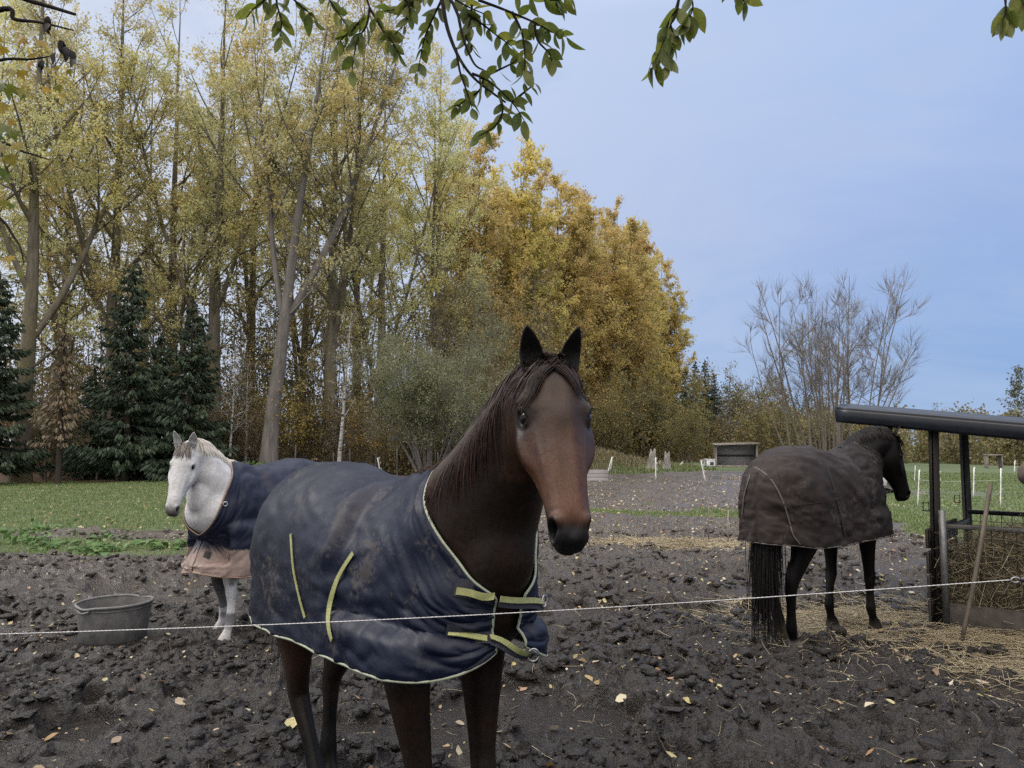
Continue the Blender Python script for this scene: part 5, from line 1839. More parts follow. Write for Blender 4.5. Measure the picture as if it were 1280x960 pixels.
def make_far_props():
    G = "white plastic fence posts"
    post(757, 598, 570, 8, .06, label="white post leaning right, beside the grey plank box", group=G)
    post(763, 591, 571, 2, .05, label="white post close behind the post leaning by the plank box", group=G)
    post(819.5, 600, 571, 0, .06, label="upright white post in front of the pale stumps", group=G)
    post(824.5, 584, 576, 0, .06, Y=52, label="short white stub between the two pale stumps", group=G)
    post(848, 585.5, 577, 5, .06, Y=50, label="short white post leaning right, between stumps and far shed", group=G)
    post(882, 602, 574, -6, .06, label="white post leaning left, before the far wooden shed", group=G)
    post(477, 588, 571, -5, .07, Y=38, label="white post leaning left, seen over the bay horse's back", group=G)
    post(1130, 625, 600, 0, .03, label="white post half hidden behind the black horse's muzzle", group=G)
    post(1147, 632, 585, 2, .032, label="white post just left of the shelter's front post", group=G)
    post(1143, 605, 581, 1, .03, label="faint white post beyond the black horse's nose, farther out", group=G)
    post(1172, 630, 587, 2, .042, label="white post touching the right side of the shelter's front post", group=G)
    post(1216.5, 620, 582, 1, .036, label="white post on the lawn, first right of the shelter's rear post", group=G)
    post(1250.5, 631, 583, .5, .034, label="white post standing right of the rake handle's top", group=G)
    post(1268, 591, 575, .5, .06, Y=46, label="white post far back, above the brown-grey muzzle", group=G)
    # cords of that fence
    for (pa, pb, nm) in (((1147, 600, 21.2), (1250, 600, 21.5), "near"),):
        a = P(*pa); b = P(*pb); k = np.linspace(0, 1, 12)[:, None]; p = a * (1 - k) + b * k; p[:, 2] -= .04 * np.sin(np.pi * k[:, 0])
        mb = MB(); batch_tubes(mb, p, .004, 5); tag(mb.build("white_rope", M_wire), "thin pale cord strung between the white lawn posts", "fence cord")
    # wood-edge posts
    wood = simple("old_oak_post", (.05, .047, .043), (.13, .12, .11), 8, .9, .5, .006, (1, 1, .2))
    lab = ["left of the thin brown larch", "under the tall dark spruce", "left of the white-grey horse's ears", "close beside the post left of the horse's ears", "right of the grey horse's neck", "behind the green ferns", "just left of the leaning birch", "just right of the leaning birch", "between birch and willow bush, taller", "left of the grey willow's stems", "between the willow stems and the mane", "first at the far left under the poplar"]
    for i, (px, top) in enumerate([(57, 557), (121, 558), (179, 559), (187, 562), (368, 556), (342, 562), (417, 566), (438, 560), (469, 556), (496, 557), (548, 565), (9, 562)]):
        Y = 39.5; b = P(px, 594, Y); z0 = gz(b[0], Y); h = P(px, top, Y)[2] - z0
        r = empty("wooden_post", (b[0], Y, z0)); mb = MB(); ln = rng.normal(0, .04)
        post_between(mb, (0, 0, -.1), (ln, 0, h), .10, .10, bev=.02); mb.build("stake", wood, r)
        tag(r, "old grey wooden post " + lab[i], "fence post", "wooden posts along the wood")
    mb = MB(); xs = np.linspace(PX(-60, 39.5), PX(560, 39.5), 60)
    zt = ground_h(xs, np.full(60, 39.5))
    for hh in (.45, .8, 1.15):
        batch_tubes(mb, np.stack([xs, np.full(60, 39.42), zt + hh - .03 * np.abs(np.sin(xs * 1.7))], 1), .006, 4)
    tag(mb.build("wire_strands", M_darksteel), "rusty wire strands along the old wooden posts at the wood", "fence wire")
    # plank box
    x, y = PX(735, 36.2), 36.2
    r = empty("plank_box", (x, y, gz(x, y)), .04)
    mb = MB()
    for i in range(3):
        for dy in (-.4, .4): box(mb, (0, dy, .085 + i * .168), (1.75, .04, .158), None, bev=.008)
        for dx in (-.855, .855): box(mb, (dx, 0, .085 + i * .168), (.04, .755, .158), None, bev=.008)
    mb.build("planks", M_greyboard, r)
    for dx in (-.82, .82):
        for dy in (-.365, .365): mb = MB(); box(mb, (dx * .985, dy * .93, .25), (.05, .05, .5), None, bev=.006); mb.build("corner_post", M_oldwood, r)
    tag(r, "low box of three grey planks at the mud's far edge, right of the bay's nose", "planter box")
    # stumps
    for px, py, h, wd, lb in ((814, 592, 1.05, .42, "tall grey weathered tree stump, left one behind the upright white post"), (832, 590, .95, .36, "pale split tree stump with a spiked top, right of the upright white post")):
        Y = 46; b = P(px, py, Y); z0 = gz(b[0], Y)
        r = empty("tree_stump", (b[0], Y, z0)); mb = MB(); k = 18; th = np.arange(k) / k * 6.283; rings = []
        for t in np.linspace(0, 1, 9):
            rr = wd * (.75 - .35 * t + .35 * (1 - t) ** 4) * (1 + .18 * np.sin(3 * th + px) + .1 * np.sin(7 * th))
            z = -.1 + (h + .1) * t + (t > .9) * .22 * np.sin(2 * th + px)
            rings.append(np.stack([rr * np.cos(th) + .1 * t, rr * np.sin(th), z + 0 * th], 1))
        loft(mb, rings); mb.build("stump", M_bark_d, r)
        mb = MB(); batch_tubes(mb, np.array([(wd * .3, -.1, .1), (wd * .9, -.25, .02), (wd * 1.5, -.35, -.05)]), np.array([.10, .07, .03]), 8); mb.build("root", M_bark_d, r)
        tag(r, lb, "tree stump", "two pale tree stumps")
    # far shed
    Y = 50; xl, xr = PX(893, Y), PX(945, Y); z0 = gz((xl + xr) / 2, Y) - .05
    cx = (xl + xr) / 2; W_ = xr - xl
    r = empty("field_shed", (cx, Y, z0), -.10); H1 = 1.52
    mb = MB(); box(mb, (0, .72, H1 / 2), (W_ - .1, .04, H1), None, bev=.004)
    for q in range(1, 5): box(mb, (0, .697, q * .3), (W_ - .12, .012, .02), None)
    mb.build("back_wall", M_greyboard, r)
    for sx in (-1, 1):
        mb = MB(); box(mb, (sx * (W_ / 2 - .06), .36, H1 / 2 - .02), (.03, .68, H1 - .06), None, bev=.004); mb.build("side_wall", M_greyboard, r)
        mb = MB(); box(mb, (sx * (W_ / 2 - .06), -.05, H1 / 2), (.13, .13, H1), None, bev=.01); mb.build("post", M_oldwood, r)
    mb = MB(); box(mb, (0, .62, .80), (W_ - .3, .05, .10), None, bev=.005); mb.build("inner_rail", M_darkboard, r)
    mb = MB(); box(mb, (0, .3, H1 + .05), (W_ + .15, 1.25, .07), np.array([[1, 0, 0], [0, 1, 0], [0.03, .06, 1.]]), bev=.01); mb.build("roof", M_oldwood, r)
    mb = MB(); box(mb, (0, -.12, .10), (W_ - .1, .05, .14), None, bev=.01); mb.build("sill_board", M_oldwood, r)
    tag(r, "small open-fronted wooden field shed with a flat roof, left of the black horse", "shed")
    # tank
    Y = 49; b = P(887, 588, Y); r = empty("water_tank", (b[0], Y, gz(b[0], Y))); mb = MB()
    box(mb, (0, 0, .26), (.62, .6, .46), None, bev=.05); mb.build("tank_body", M_whiteplastic, r)
    mb = MB(); box(mb, (.08, -.295, .24), (.24, .02, .22), None, bev=.01); mb.build("opening", M_rubber_in, r)  # solid dark plate; the shade inside the hole is put into its colour
    mb = MB(); box(mb, (0, 0, .50), (.66, .64, .04), None, bev=.01); mb.build("lid", M_whiteplastic, r)
    tag(r, "small white plastic tank with a dark opening beside the far shed", "tank")
    # wire cage by the straw
    x, y = 2.75, 13.15
    r = empty("wire_cage", (x, y, gz(x, y)), .1); mb = MB()
    for sx in np.linspace(-.75, .55, 14): batch_tubes(mb, np.array([(sx, 0, -.05), (sx + .02 * math.sin(sx * 9), .01, .62 + .05 * math.sin(sx * 5))]), .0032, 4)
    for z in np.linspace(.06, .6, 6): batch_tubes(mb, np.array([(-.76, 0, z), (-.2, .015, z + .02), (.56, 0, z - .01)]), .003, 4)
    mb.build("mesh_panel", M_galv, r)
    for sx, hh in ((.58, .66), (.92, .60), (.48, .26)):
        mb = MB(); batch_tubes(mb, np.array([(sx, -.02, -.05), (sx + .03, 0, hh)]), .011, 6, cap=True); mb.build("stake", M_oldwood, r)
    tag(r, "low bent wire mesh panel with thin stakes standing at the pale straw patch", "wire panel")
    # feed trough between black horse and lawn
    Y = 27; b = P(1112, 610, Y); r = empty("feed_bin", (b[0], Y, gz(b[0], Y)), .5); mb = MB()
    box(mb, (0, 0, .32), (.75, .5, .42), np.array([[1, 0, .3], [0, 1, 0], [-.3, 0, 1.]]), bev=.06); mb.build("bin_body", M_greyboard, r)
    mb = MB()
    for sx in (-.25, .25): box(mb, (sx, 0, .06), (.12, .4, .16), None, bev=.03)
    mb.build("feet", M_rubber_in, r)
    tag(r, "small pale grey bin with dark feet under the black horse's chin", "bin")
    # bench far right
    Y = 54; b = P(1242, 586, Y); r = empty("field_bench", (b[0], Y, gz(b[0], Y))); 
    mb = MB(); box(mb, (0, 0, .95), (1.15, .5, .08), None, bev=.01); mb.build("top_board", M_oldwood, r)
    for sx in (-.5, .5):
        mb = MB(); box(mb, (sx, 0, .45), (.09, .4, .92), None, bev=.01); mb.build("leg", M_oldwood, r)
    tag(r, "far small wooden stand on two legs before the distant wood at right", "stand")
# ------------------------------------------------------------------ trees
def bark_mat(name, c1, c2, scale=5, moss=None):
    m, nt, out = new_mat(name)
    v = coords(nt, "Object", (1, 1, .22))
    n1 = noise(nt, scale, 8, .68, v, .5); n2 = noise(nt, .6, 3, .5, coords(nt, "Object"))
    c = ramp(nt, n1, [(.28, c1), (.70, c2)])
    if moss is not None: c = mix(nt, ramp(nt, n2, [(.45, 0.0), (.65, .7)]), c, moss)
    principled(nt, out, c, .9, .2, bump(nt, n1, .9, .05))
    return m


M_bark = bark_mat("poplar_bark", (.060, .052, .042), (.19, .17, .135), 5, (.16, .145, .075))
M_bark_pale = bark_mat("grey_pale_bark", (.075, .068, .064), (.205, .190, .185), 4)
M_bark_dark = bark_mat("spruce_bark", (.020, .016, .013), (.065, .052, .043), 6)
M_birch = None


def birch_mat():
    m, nt, out = new_mat("birch_bark")
    v = coords(nt, "Object", (.6, .6, 2.2)); n1 = noise(nt, 4, 5, .7, v)
    c = ramp(nt, n1, [(.40, (.03, .028, .026)), (.47, (.34, .335, .33)), (.8, (.55, .545, .54))])
    principled(nt, out, c, .75, .3); return m


M_birch = birch_mat()


class Tree:
    def __init__(s, seed):
        s.r = np.random.default_rng(seed); s.wood = MB(); s.tips = []; s.mid = []

    def leader(s, pts, rad, sides=10):
        batch_tubes(s.wood, pts, rad, sides); return pts, rad

    def grow(s, base, d, L, n, up, wig):
        """bent branch: n points from base in direction d"""
        p = np.zeros((n, 3)); p[0] = base; d = norm(d)
        for i in range(1, n):
            d = norm(d + np.array([0, 0, up]) + s.r.normal(0, wig, 3)); p[i] = p[i - 1] + d * L / (n - 1)
        return p

    def crown(s, leaders, nl, lo, hi, lenf, e0=.5, up=.09, subs=8, sublen=.38, twigs=4, twl=1.0, wig=.07, spread=.75, rk=.5, sub_up=.05, sw=4, min_r=.012, lim_sides=6, tw_sp=.75):
        r = s.r
        sub_list = []
        for li in range(nl):
            pts, rad = leaders[li % len(leaders)]
            f = lo + (hi - lo) * ((li + r.random()) / nl)
            k = f * (len(pts) - 1); i0 = int(min(k, len(pts) - 2)); fr = k - i0
            b = pts[i0] * (1 - fr) + pts[i0 + 1] * fr; rb = rad[i0] * (1 - fr) + rad[i0 + 1] * fr
            az = li * 2.39996 + r.normal(0, .35); el = e0 + r.normal(0, .12) + .35 * f
            L = lenf(f) * r.uniform(.75, 1.15)
            d = np.array([math.cos(az) * math.cos(el), math.sin(az) * math.cos(el), math.sin(el)])
            p = s.grow(b, d, L, 8, up, wig)
            r0 = min(rb * rk, L * .016 + .012)
            batch_tubes(s.wood, p, np.linspace(r0, max(min_r, r0 * .18), 8), lim_sides)
            s.mid.append(p[3:])
            ns = max(3, int(subs * L / max(lenf(.3), .1)))
            for q in range(ns):
                t = .18 + .80 * (q + r.random()) / ns
                kk = t * 7; a0 = int(min(kk, 6)); ff = kk - a0
                bb = p[a0] * (1 - ff) + p[a0 + 1] * ff; td = norm(p[a0 + 1] - p[a0])
                sd = norm(td * (1 - spread) + norm(r.normal(size=3)) * spread)
                sub_list.append((bb, sd, L * sublen * (1.1 - .7 * t) * r.uniform(.6, 1.3) + .25, r0 * (1 - .75 * t) * .5))
            # tip
        if sub_list:
            S = len(sub_list); n = 5
            P_ = np.zeros((S, n, 3)); P_[:, 0] = [a[0] for a in sub_list]; d = np.array([a[1] for a in sub_list]); L = np.array([a[2] for a in sub_list]); R0 = np.maximum([a[3] for a in sub_list], min_r)
            for i in range(1, n):
                d = norm(d + np.array([0, 0, sub_up]) + r.normal(0, wig, (S, 3))); P_[:, i] = P_[:, i - 1] + d * (L / (n - 1))[:, None]
            batch_tubes(s.wood, P_, R0[:, None] * np.linspace(1, .4, n)[None], sw)
            s.subs = P_; s.subL = L
            T_ = S * twigs; idx = np.repeat(np.arange(S), twigs); t = r.uniform(.15, 1, T_) * (n - 1); a0 = np.minimum(t.astype(int), n - 2); ff = (t - a0)[:, None]
            b = P_[idx, a0] * (1 - ff) + P_[idx, a0 + 1] * ff
            td = norm(P_[idx, a0 + 1] - P_[idx, a0]); d = norm(td * (1.25 - tw_sp) + norm(r.normal(size=(T_, 3))) * tw_sp + np.array([0, 0, sub_up]))
            Lt = twl * r.uniform(.4, 1.1, T_)
            Q = np.zeros((T_, 4, 3)); Q[:, 0] = b
            for i in range(1, 4):
                d = norm(d + np.array([0, 0, sub_up]) + r.normal(0, .12, (T_, 3))); Q[:, i] = Q[:, i - 1] + d * (Lt / 3)[:, None]
            batch_tubes(s.wood, Q, np.maximum(R0[idx] * .5, min_r * .7)[:, None] * np.array([1, .8, .6, .4])[None], 3)
            s.tw = Q
        return s

    def leaves(s, n, size, jit=.16, aspect=.7, thin=None, mb=None):
        mb = mb or MB(); r = s.r
        Q = s.tw; S = len(Q)
        # leaves gather on some twigs and leave others nearly bare
        dens = r.random(S) ** 2.2 + .03
        if thin is not None: dens = dens * np.clip(thin(Q[:, -1]), 0, 10)
        idx = r.choice(S, n, p=dens / dens.sum()); t = r.uniform(.1, 1, n) * 3; a0 = np.minimum(t.astype(int), 2); ff = (t - a0)[:, None]
        c = Q[idx, a0] * (1 - ff) + Q[idx, a0 + 1] * ff + r.normal(0, jit, (n, 3))
        c = c[c[:, 2] > .05]
        leaf_quads(mb, c, (.55 + r.random(len(c)) ** 1.5 * .95) * size, aspect)
        return mb

    def make(s, name, bark, leaf_mb, leafm, label=None, cat="tree", group=None, trunk_name="trunk"):
        root = empty(name)
        s.wood.build(trunk_name, bark, root)
        if leaf_mb is not None: leaf_mb.build("crown", leafm, root, smooth=False)
        tag(root, label, cat, group)
        return root


def trunk_line(r, H, n=14, wander=.012, lean=(0, 0), top=.93):
    z = np.linspace(0, H * top, n); t = z / H
    w = np.cumsum(r.normal(0, wander * H / n * 3, (n, 2)), 0); w -= w[0]
    return np.stack([w[:, 0] * .5 + lean[0] * t ** 1.2 * H, w[:, 1] * .5 + lean[1] * t * H, z - .25 * (np.arange(n) == 0)], 1)


def trunk_rad(r0, n=14, flare=.35, tip=.03):
    t = np.linspace(0, 1, n)
    return r0 * ((1 - t) ** 1.15 * (1 - tip) + tip) * (1 + flare * np.exp(-t * 28))


LEAF_OLIVE = leaf_mat("olive_yellow_poplar_leaves", [(.41, .43, .22), (.53, .50, .25), (.47, .475, .27), (.57, .51, .22), (.35, .40, .22)], .52, (.56, .46, .15), .22, .5, .25)
LEAF_GOLD = leaf_mat("golden_poplar_leaves", [(.56, .45, .17), (.48, .42, .17), (.60, .45, .15), (.42, .40, .19), (.58, .40, .13)], .52, (.55, .42, .15), .16, .5, .22)
LEAF_SPRUCE = leaf_mat("spruce_needles", [(.030, .048, .030), (.046, .070, .042), (.060, .086, .052), (.024, .038, .025)], .08)
LEAF_WILLOW = leaf_mat("grey_green_willow_leaves", [(.17, .195, .105), (.24, .26, .15), (.14, .165, .085), (.29, .29, .16)], .3, (.13, .15, .085), .6, .5, .1)
LEAF_BUSH = leaf_mat("yellow_green_shrub_leaves", [(.18, .17, .07), (.29, .25, .09), (.13, .13, .06), (.40, .30, .085), (.23, .21, .10)], .35, (.085, .085, .04), .5, .5, .35)
LEAF_BROWN = leaf_mat("brown_withered_leaves", [(.20, .165, .12), (.29, .235, .17), (.15, .125, .092), (.25, .185, .115)], .25, (.10, .075, .045), .5, .5, .2)
LEAF_OCHRE = leaf_mat("ochre_shrub_leaves", [(.33, .23, .07), (.42, .27, .07), (.24, .18, .07), (.19, .165, .07)], .35, (.10, .085, .03), .5, .5, .3)
LEAF_DKGREEN = leaf_mat("dark_green_shrub_leaves", [(.055, .072, .032), (.08, .10, .045), (.11, .125, .06), (.16, .155, .065)], .3, (.09, .10, .045), .4, .5, .3)


def poplar_proto(seed, H, r0, leafm, nleaf, lsize, nl=26, lo=.16, hi=.95, wide=.30, forks=(), subs=9, twigs=5, thin=None, lean=(0, 0), e0=.62, bark=None, twl=1.1, minr=.013):
    t = Tree(seed); r = t.r
    leaders = []
    tp = trunk_line(r, H, lean=lean); tr_ = trunk_rad(r0)
    leaders.append(t.leader(tp, tr_))
    for (f, az, el, Lf, rf) in forks:
        k = f * 13; i0 = int(k); b = tp[i0]
        d = np.array([math.cos(az) * math.cos(el), math.sin(az) * math.cos(el), math.sin(el)])
        p = t.grow(b, d, H * Lf, 14, .10, .035)
        rr = tr_[i0] * rf * (np.linspace(1, .07, 14)) ** .9
        leaders.append(t.leader(p, rr))
    def lf(f): return H * wide * (1.0 - f) ** .45 * (.6 + .4 * min(1, f / .25)) + .6
    t.crown(leaders, nl, lo, hi, lf, e0, .085, subs, .40, twigs, twl, .06, .72, min_r=minr)
    lm = t.leaves(nleaf, lsize, .15, .72, thin)
    return t.make("poplar", bark or M_bark, lm, leafm)


def place(root, px, Y, sc=1.0, rz=0.0, label=None, group=None, first=False, dz=-.05):
    x = PX(px, Y); loc = (x, Y, gz(x, Y) + dz)
    o = root if first else dup(root)
    o.location = loc; o.rotation_euler = (0, 0, rz); o.scale = (sc, sc, sc) if np.isscalar(sc) else sc
    if label: o["label"] = label
    if group: o["group"] = group
    o["category"] = o.get("category", "tree")
    return o


def make_poplars():
    G1 = "tall olive-yellow poplars along the wood"; G2 = "golden poplars receding along the field"
    thin_low = lambda p: np.interp(p[:, 2], [0, 3, 6, 30], [.1, .35, .9, 1.0])
    A = poplar_proto(101, 33, .46, LEAF_OLIVE, 26000, .14, 40, .17, .985, .20, ((.30, .4, 1.05, .55, .55), (.36, 3.4, 1.1, .5, .5)), thin=thin_low)
    B = poplar_proto(102, 34, .42, LEAF_OLIVE, 27000, .14, 44, .15, .985, .19, ((.24, 2.0, 1.15, .62, .6),), thin=thin_low)
    C = poplar_proto(103, 31, .38, LEAF_OLIVE, 26000, .14, 42, .12, .985, .21, ((.2, 5.2, 1.1, .6, .55), (.3, 1.2, 1.15, .5, .5)), thin=thin_low)
    # the pale leaning tree with a great fork
    D = poplar_proto(104, 28, .43, LEAF_OLIVE, 17000, .14, 32, .30, .985, .20, ((.34, .25, .95, .62, .80), (.34, 2.55, 1.25, .58, .62)), lean=(.10, 0), bark=M_bark_pale, thin=lambda p: np.interp(p[:, 2], [0, 7, 10, 30], [.0, .15, .9, 1.0]))
    first = {}
    rows = [(A, 28, 38.5, 1.0, .3, "tall poplar with a thick mossy trunk at the far left edge"),
            (B, 138, 43, 1.0, 1.9, "tall poplar rising directly behind the tallest dark spruce"),
            (C, 212, 47, 1.08, .4, "tall poplar standing between the two dark spruces, farther back"),
            (A, 268, 43, .98, 2.6, "tall poplar with dark limbs, above the grey horse's right side"),
            (D, 336, 39.0, 1.0, 0.0, "pale-barked poplar leaning right with a great fork, behind the ferns"),
            (B, 412, 43, .96, 3.6, "dark-trunked poplar behind the leaning white birch"),
            (C, 478, 48, 1.0, 5.0, "olive poplar rising behind the left half of the willow bush"),
            (A, 545, 54, 1.0, 4.2, "olive poplar rising behind the right half of the willow bush"),
            (B, 75, 52, 1.0, .8, "poplar behind the thin brown larch, second row"),
            (C, 175, 56, 1.05, 2.2, "poplar in the second row, seen between spruce tops"),
            (B, 312, 55, 1.0, 2.9, "poplar in the second row, just left of the pale forked one"),
            (C, 378, 57, 1.05, 3.3, "poplar in the second row, just right of the pale forked one"),
            (A, 445, 60, 1.0, .9, "poplar in the second row, above the slim birch top"),
            (B, -60, 47, 1.0, 4.0, "poplar cut by the left picture edge, behind the first spruce")]
    for pr, px, Y, sc, rz, lb in rows:
        f = pr.name not in first
        place(pr, px, Y, sc, rz, lb, G1, f); first[pr.name] = 1
        if f: pr["category"] = "tree"
    E = poplar_proto(105, 29, .38, LEAF_GOLD, 46000, .23, 66, .06, .99, .225, ((.12, 1.0, 1.2, .7, .55), (.15, 3.9, 1.2, .68, .5)), 9, 5, e0=.75, twl=1.3)
    Fp = poplar_proto(106, 29, .38, LEAF_GOLD, 46000, .23, 66, .05, .99, .235, ((.10, 2.6, 1.2, .72, .55), (.13, 5.6, 1.25, .66, .5)), 9, 5, e0=.75, twl=1.3)
    rows = [(E, 598, 60, .98, 0, "golden poplar nearest the willow, first of the golden row"), (Fp, 650, 66, 1.04, 1.0, "golden poplar whose top stands just above the bay's left ear"), (E, 697, 74, 1.06, 2.0, "golden poplar rising straight above the bay horse's ears"), (Fp, 738, 83, 1.06, 3.0, "golden poplar just right of the bay's right ear"), (E, 775, 92, 1.11, 4.0, "golden poplar third from the row's open end"), (Fp, 804, 101, 1.09, 5.0, "golden poplar second from the row's open end"), (E, 829, 110, 1.05, .7, "golden poplar at the open right end of the row"), (Fp, 625, 72, 1.0, 2.4, "golden poplar in the back row, behind the willow's right edge"), (E, 690, 86, 1.0, 3.7, "golden poplar in the back row, between the bay's ears"), (E, 672, 71, .98, 5.2, "golden poplar filling the gap behind the bay's left ear"), (Fp, 720, 80, 1.03, .5, "golden poplar filling the gap behind the bay's right ear"), (E, 758, 90, 1.06, 1.4, "golden poplar in the back row, above the earth bank"), (Fp, 792, 99, 1.07, 2.2, "golden poplar in the back row, above the upright white post"), (E, 816, 107, 1.03, 5.6, "golden poplar in the back row, beside the three far spruces")]
    first = {}
    for pr, px, Y, sc, rz, lb in rows:
        f = pr.name not in first
        place(pr, px, Y, sc, rz, lb, G2, f); first[pr.name] = 1
        if f: pr["category"] = "tree"


def spruce_proto(seed, H, R, n_wh, nb, dens=1.0, leafm=None, bare=.06, droop0=.25):
    t = Tree(seed); r = t.r
    tp = trunk_line(r, H, 10, .003, top=1.0); batch_tubes(t.wood, tp, np.linspace(H * .016 + .03, .02, 10), 8)
    mb = MB(); cs = []; ds = []; sz = []
    for w in range(n_wh):
        L0 = 0
        for b in range(nb):
            z = H * (bare + (1 - bare) * (w + r.random() * 1.6) / (n_wh + 1.0)); L0 = R * max(0, 1 - z / H) ** .8 + .12
            az = r.uniform(0, 6.283); L = L0 * r.uniform(.45, 1.2); n = 6; droop = droop0 * r.uniform(.4, 1.7)
            k = np.linspace(0, 1, n)
            el0 = .15 * (z / H)
            p = np.stack([math.cos(az) * L * k, math.sin(az) * L * k, z + L * (el0 * k - droop * k * (1 - .45 * k) * 1.3 + .14 * k ** 3)], 1)
            batch_tubes(t.wood, p, np.linspace(.012 + .01 * L, .006, n), 4)
            m = int(L * 26 * dens) + 6
            kk = r.uniform(.12, 1, m) ** .8; pp = np.stack([np.interp(kk, k, p[:, i]) for i in range(3)], 1)
            side = np.array([-math.sin(az), math.cos(az), 0])
            off = r.normal(0, .16, m)[:, None] * side * (L * .7) * (1.15 - kk)[:, None] + np.array([0, 0, -1]) * np.abs(r.normal(0, .09, m))[:, None] * (.5 + L * .25)
            cs.append(pp + off); d_ = norm(off * 1.2 + (p[-1] - p[0])[None] * .35 + np.array([0, 0, -.28 * L])); ds.append(d_); sz.append(r.uniform(.16, .40, m) * (.6 + .25 * L))
    c = np.concatenate(cs); d = np.concatenate(ds); s_ = np.concatenate(sz)
    for rot in (0, 1):
        w_ = norm(np.cross(d, r.normal(size=d.shape)))
        sw = (s_ * .16)[:, None]
        v = np.stack([c - d * s_[:, None] * .5, c + w_ * sw, c + d * s_[:, None] * .5, c - w_ * sw], 1).reshape(-1, 3)
        mb.add(v, np.arange(len(c) * 4).reshape(-1, 4))
    return t.make("spruce", M_bark_dark, mb, leafm or LEAF_SPRUCE)


def make_conifers():
    G = "dark spruces at the wood's edge"
    S1_ = spruce_proto(201, 11.0, 2.9, 34, 8); S2_ = spruce_proto(202, 9.2, 2.6, 30, 8)
    place(S1_, 160, 37.5, 1.0, 0, "tallest dark spruce, left behind the grey horse's head", G, True)["category"] = "conifer"
    place(S2_, 237, 38.0, 1.0, 0, "dark spruce right of the tallest one, above the grey horse's ears", G, True)["category"] = "conifer"
    place(S1_, -8, 36.0, .92, 2.0, "dark spruce cut by the left picture edge", G)
    place(S2_, 198, 40.5, .85, 4.0, "lower dark spruce filling the gap between the two tall ones", G)
    place(S2_, 118, 40.5, .66, 2.7, "small dark spruce left of the tallest one", G)
    G = "three far dark spruces"
    S3 = spruce_proto(203, 13, 2.3, 34, 8, .9, None, .04, .2)
    place(S3, 870, 90, .90, 0, "far dark spruce, leftmost and widest of three past the golden row", G, True)["category"] = "conifer"
    place(S3, 882, 92, .92, 1.7, "far dark spruce, middle of three past the golden row", G)
    place(S3, 893, 91, .80, 3.1, "far dark spruce, rightmost of three past the golden row", G)
    place(S3, 858, 93, .84, 4.6, "far slim spruce half hidden by the golden row's last poplar", G)
    # thin brown larch
    L_ = spruce_proto(204, 7.4, 1.5, 22, 6, .55, LEAF_BROWN, .27, .34)
    L_.name = "larch"
    place(L_, 76, 35.2, 1.0, 0, "thin half-bare brown larch standing before the dark spruces", None, True)["category"] = "tree"


def shrub_proto(seed, H, R, nst, leafm, nleaf, lsize, subs=7, twigs=4, e=(.75, 1.35), bark=None, aspect=.6, up=.03, twl=.6, jit=.12, name="shrub", minr=.006, lowcut=0.0, r0=.03, cat="shrub", sub_up=.04, leaf_thin=None, base_sp=1.0, tw_sp=.75, sprd=.75):
    t = Tree(seed); r = t.r; leaders = []
    for i in range(nst):
        az = i * 2.4 + r.normal(0, .4); el = r.uniform(*e); L = H * r.uniform(.62, 1.05) / max(.6, math.sin(el)) * .95
        d = np.array([math.cos(az) * math.cos(el), math.sin(az) * math.cos(el), math.sin(el)])
        b = np.array([math.cos(az), math.sin(az), 0]) * r.uniform(.02, .10) * R * base_sp
        p = t.grow(b, d, L, 9, up, .05)
        rr = r0 * r.uniform(.6, 1.3) * np.linspace(1, .2, 9)
        leaders.append(t.leader(p, rr, 6))
    def lf(f): return R * .55 * (1.1 - .6 * f) + .2
    t.crown(leaders, nst * 5, max(.22, lowcut), .97, lf, .6, .05, subs, .42, twigs, twl, .09, sprd, .6, sub_up=sub_up, min_r=minr, lim_sides=4, tw_sp=tw_sp)
    lm = t.leaves(nleaf, lsize, jit, aspect, leaf_thin) if nleaf else None
    o = t.make(name, bark or M_bark, lm, leafm, cat=cat, trunk_name="stems")
    return o


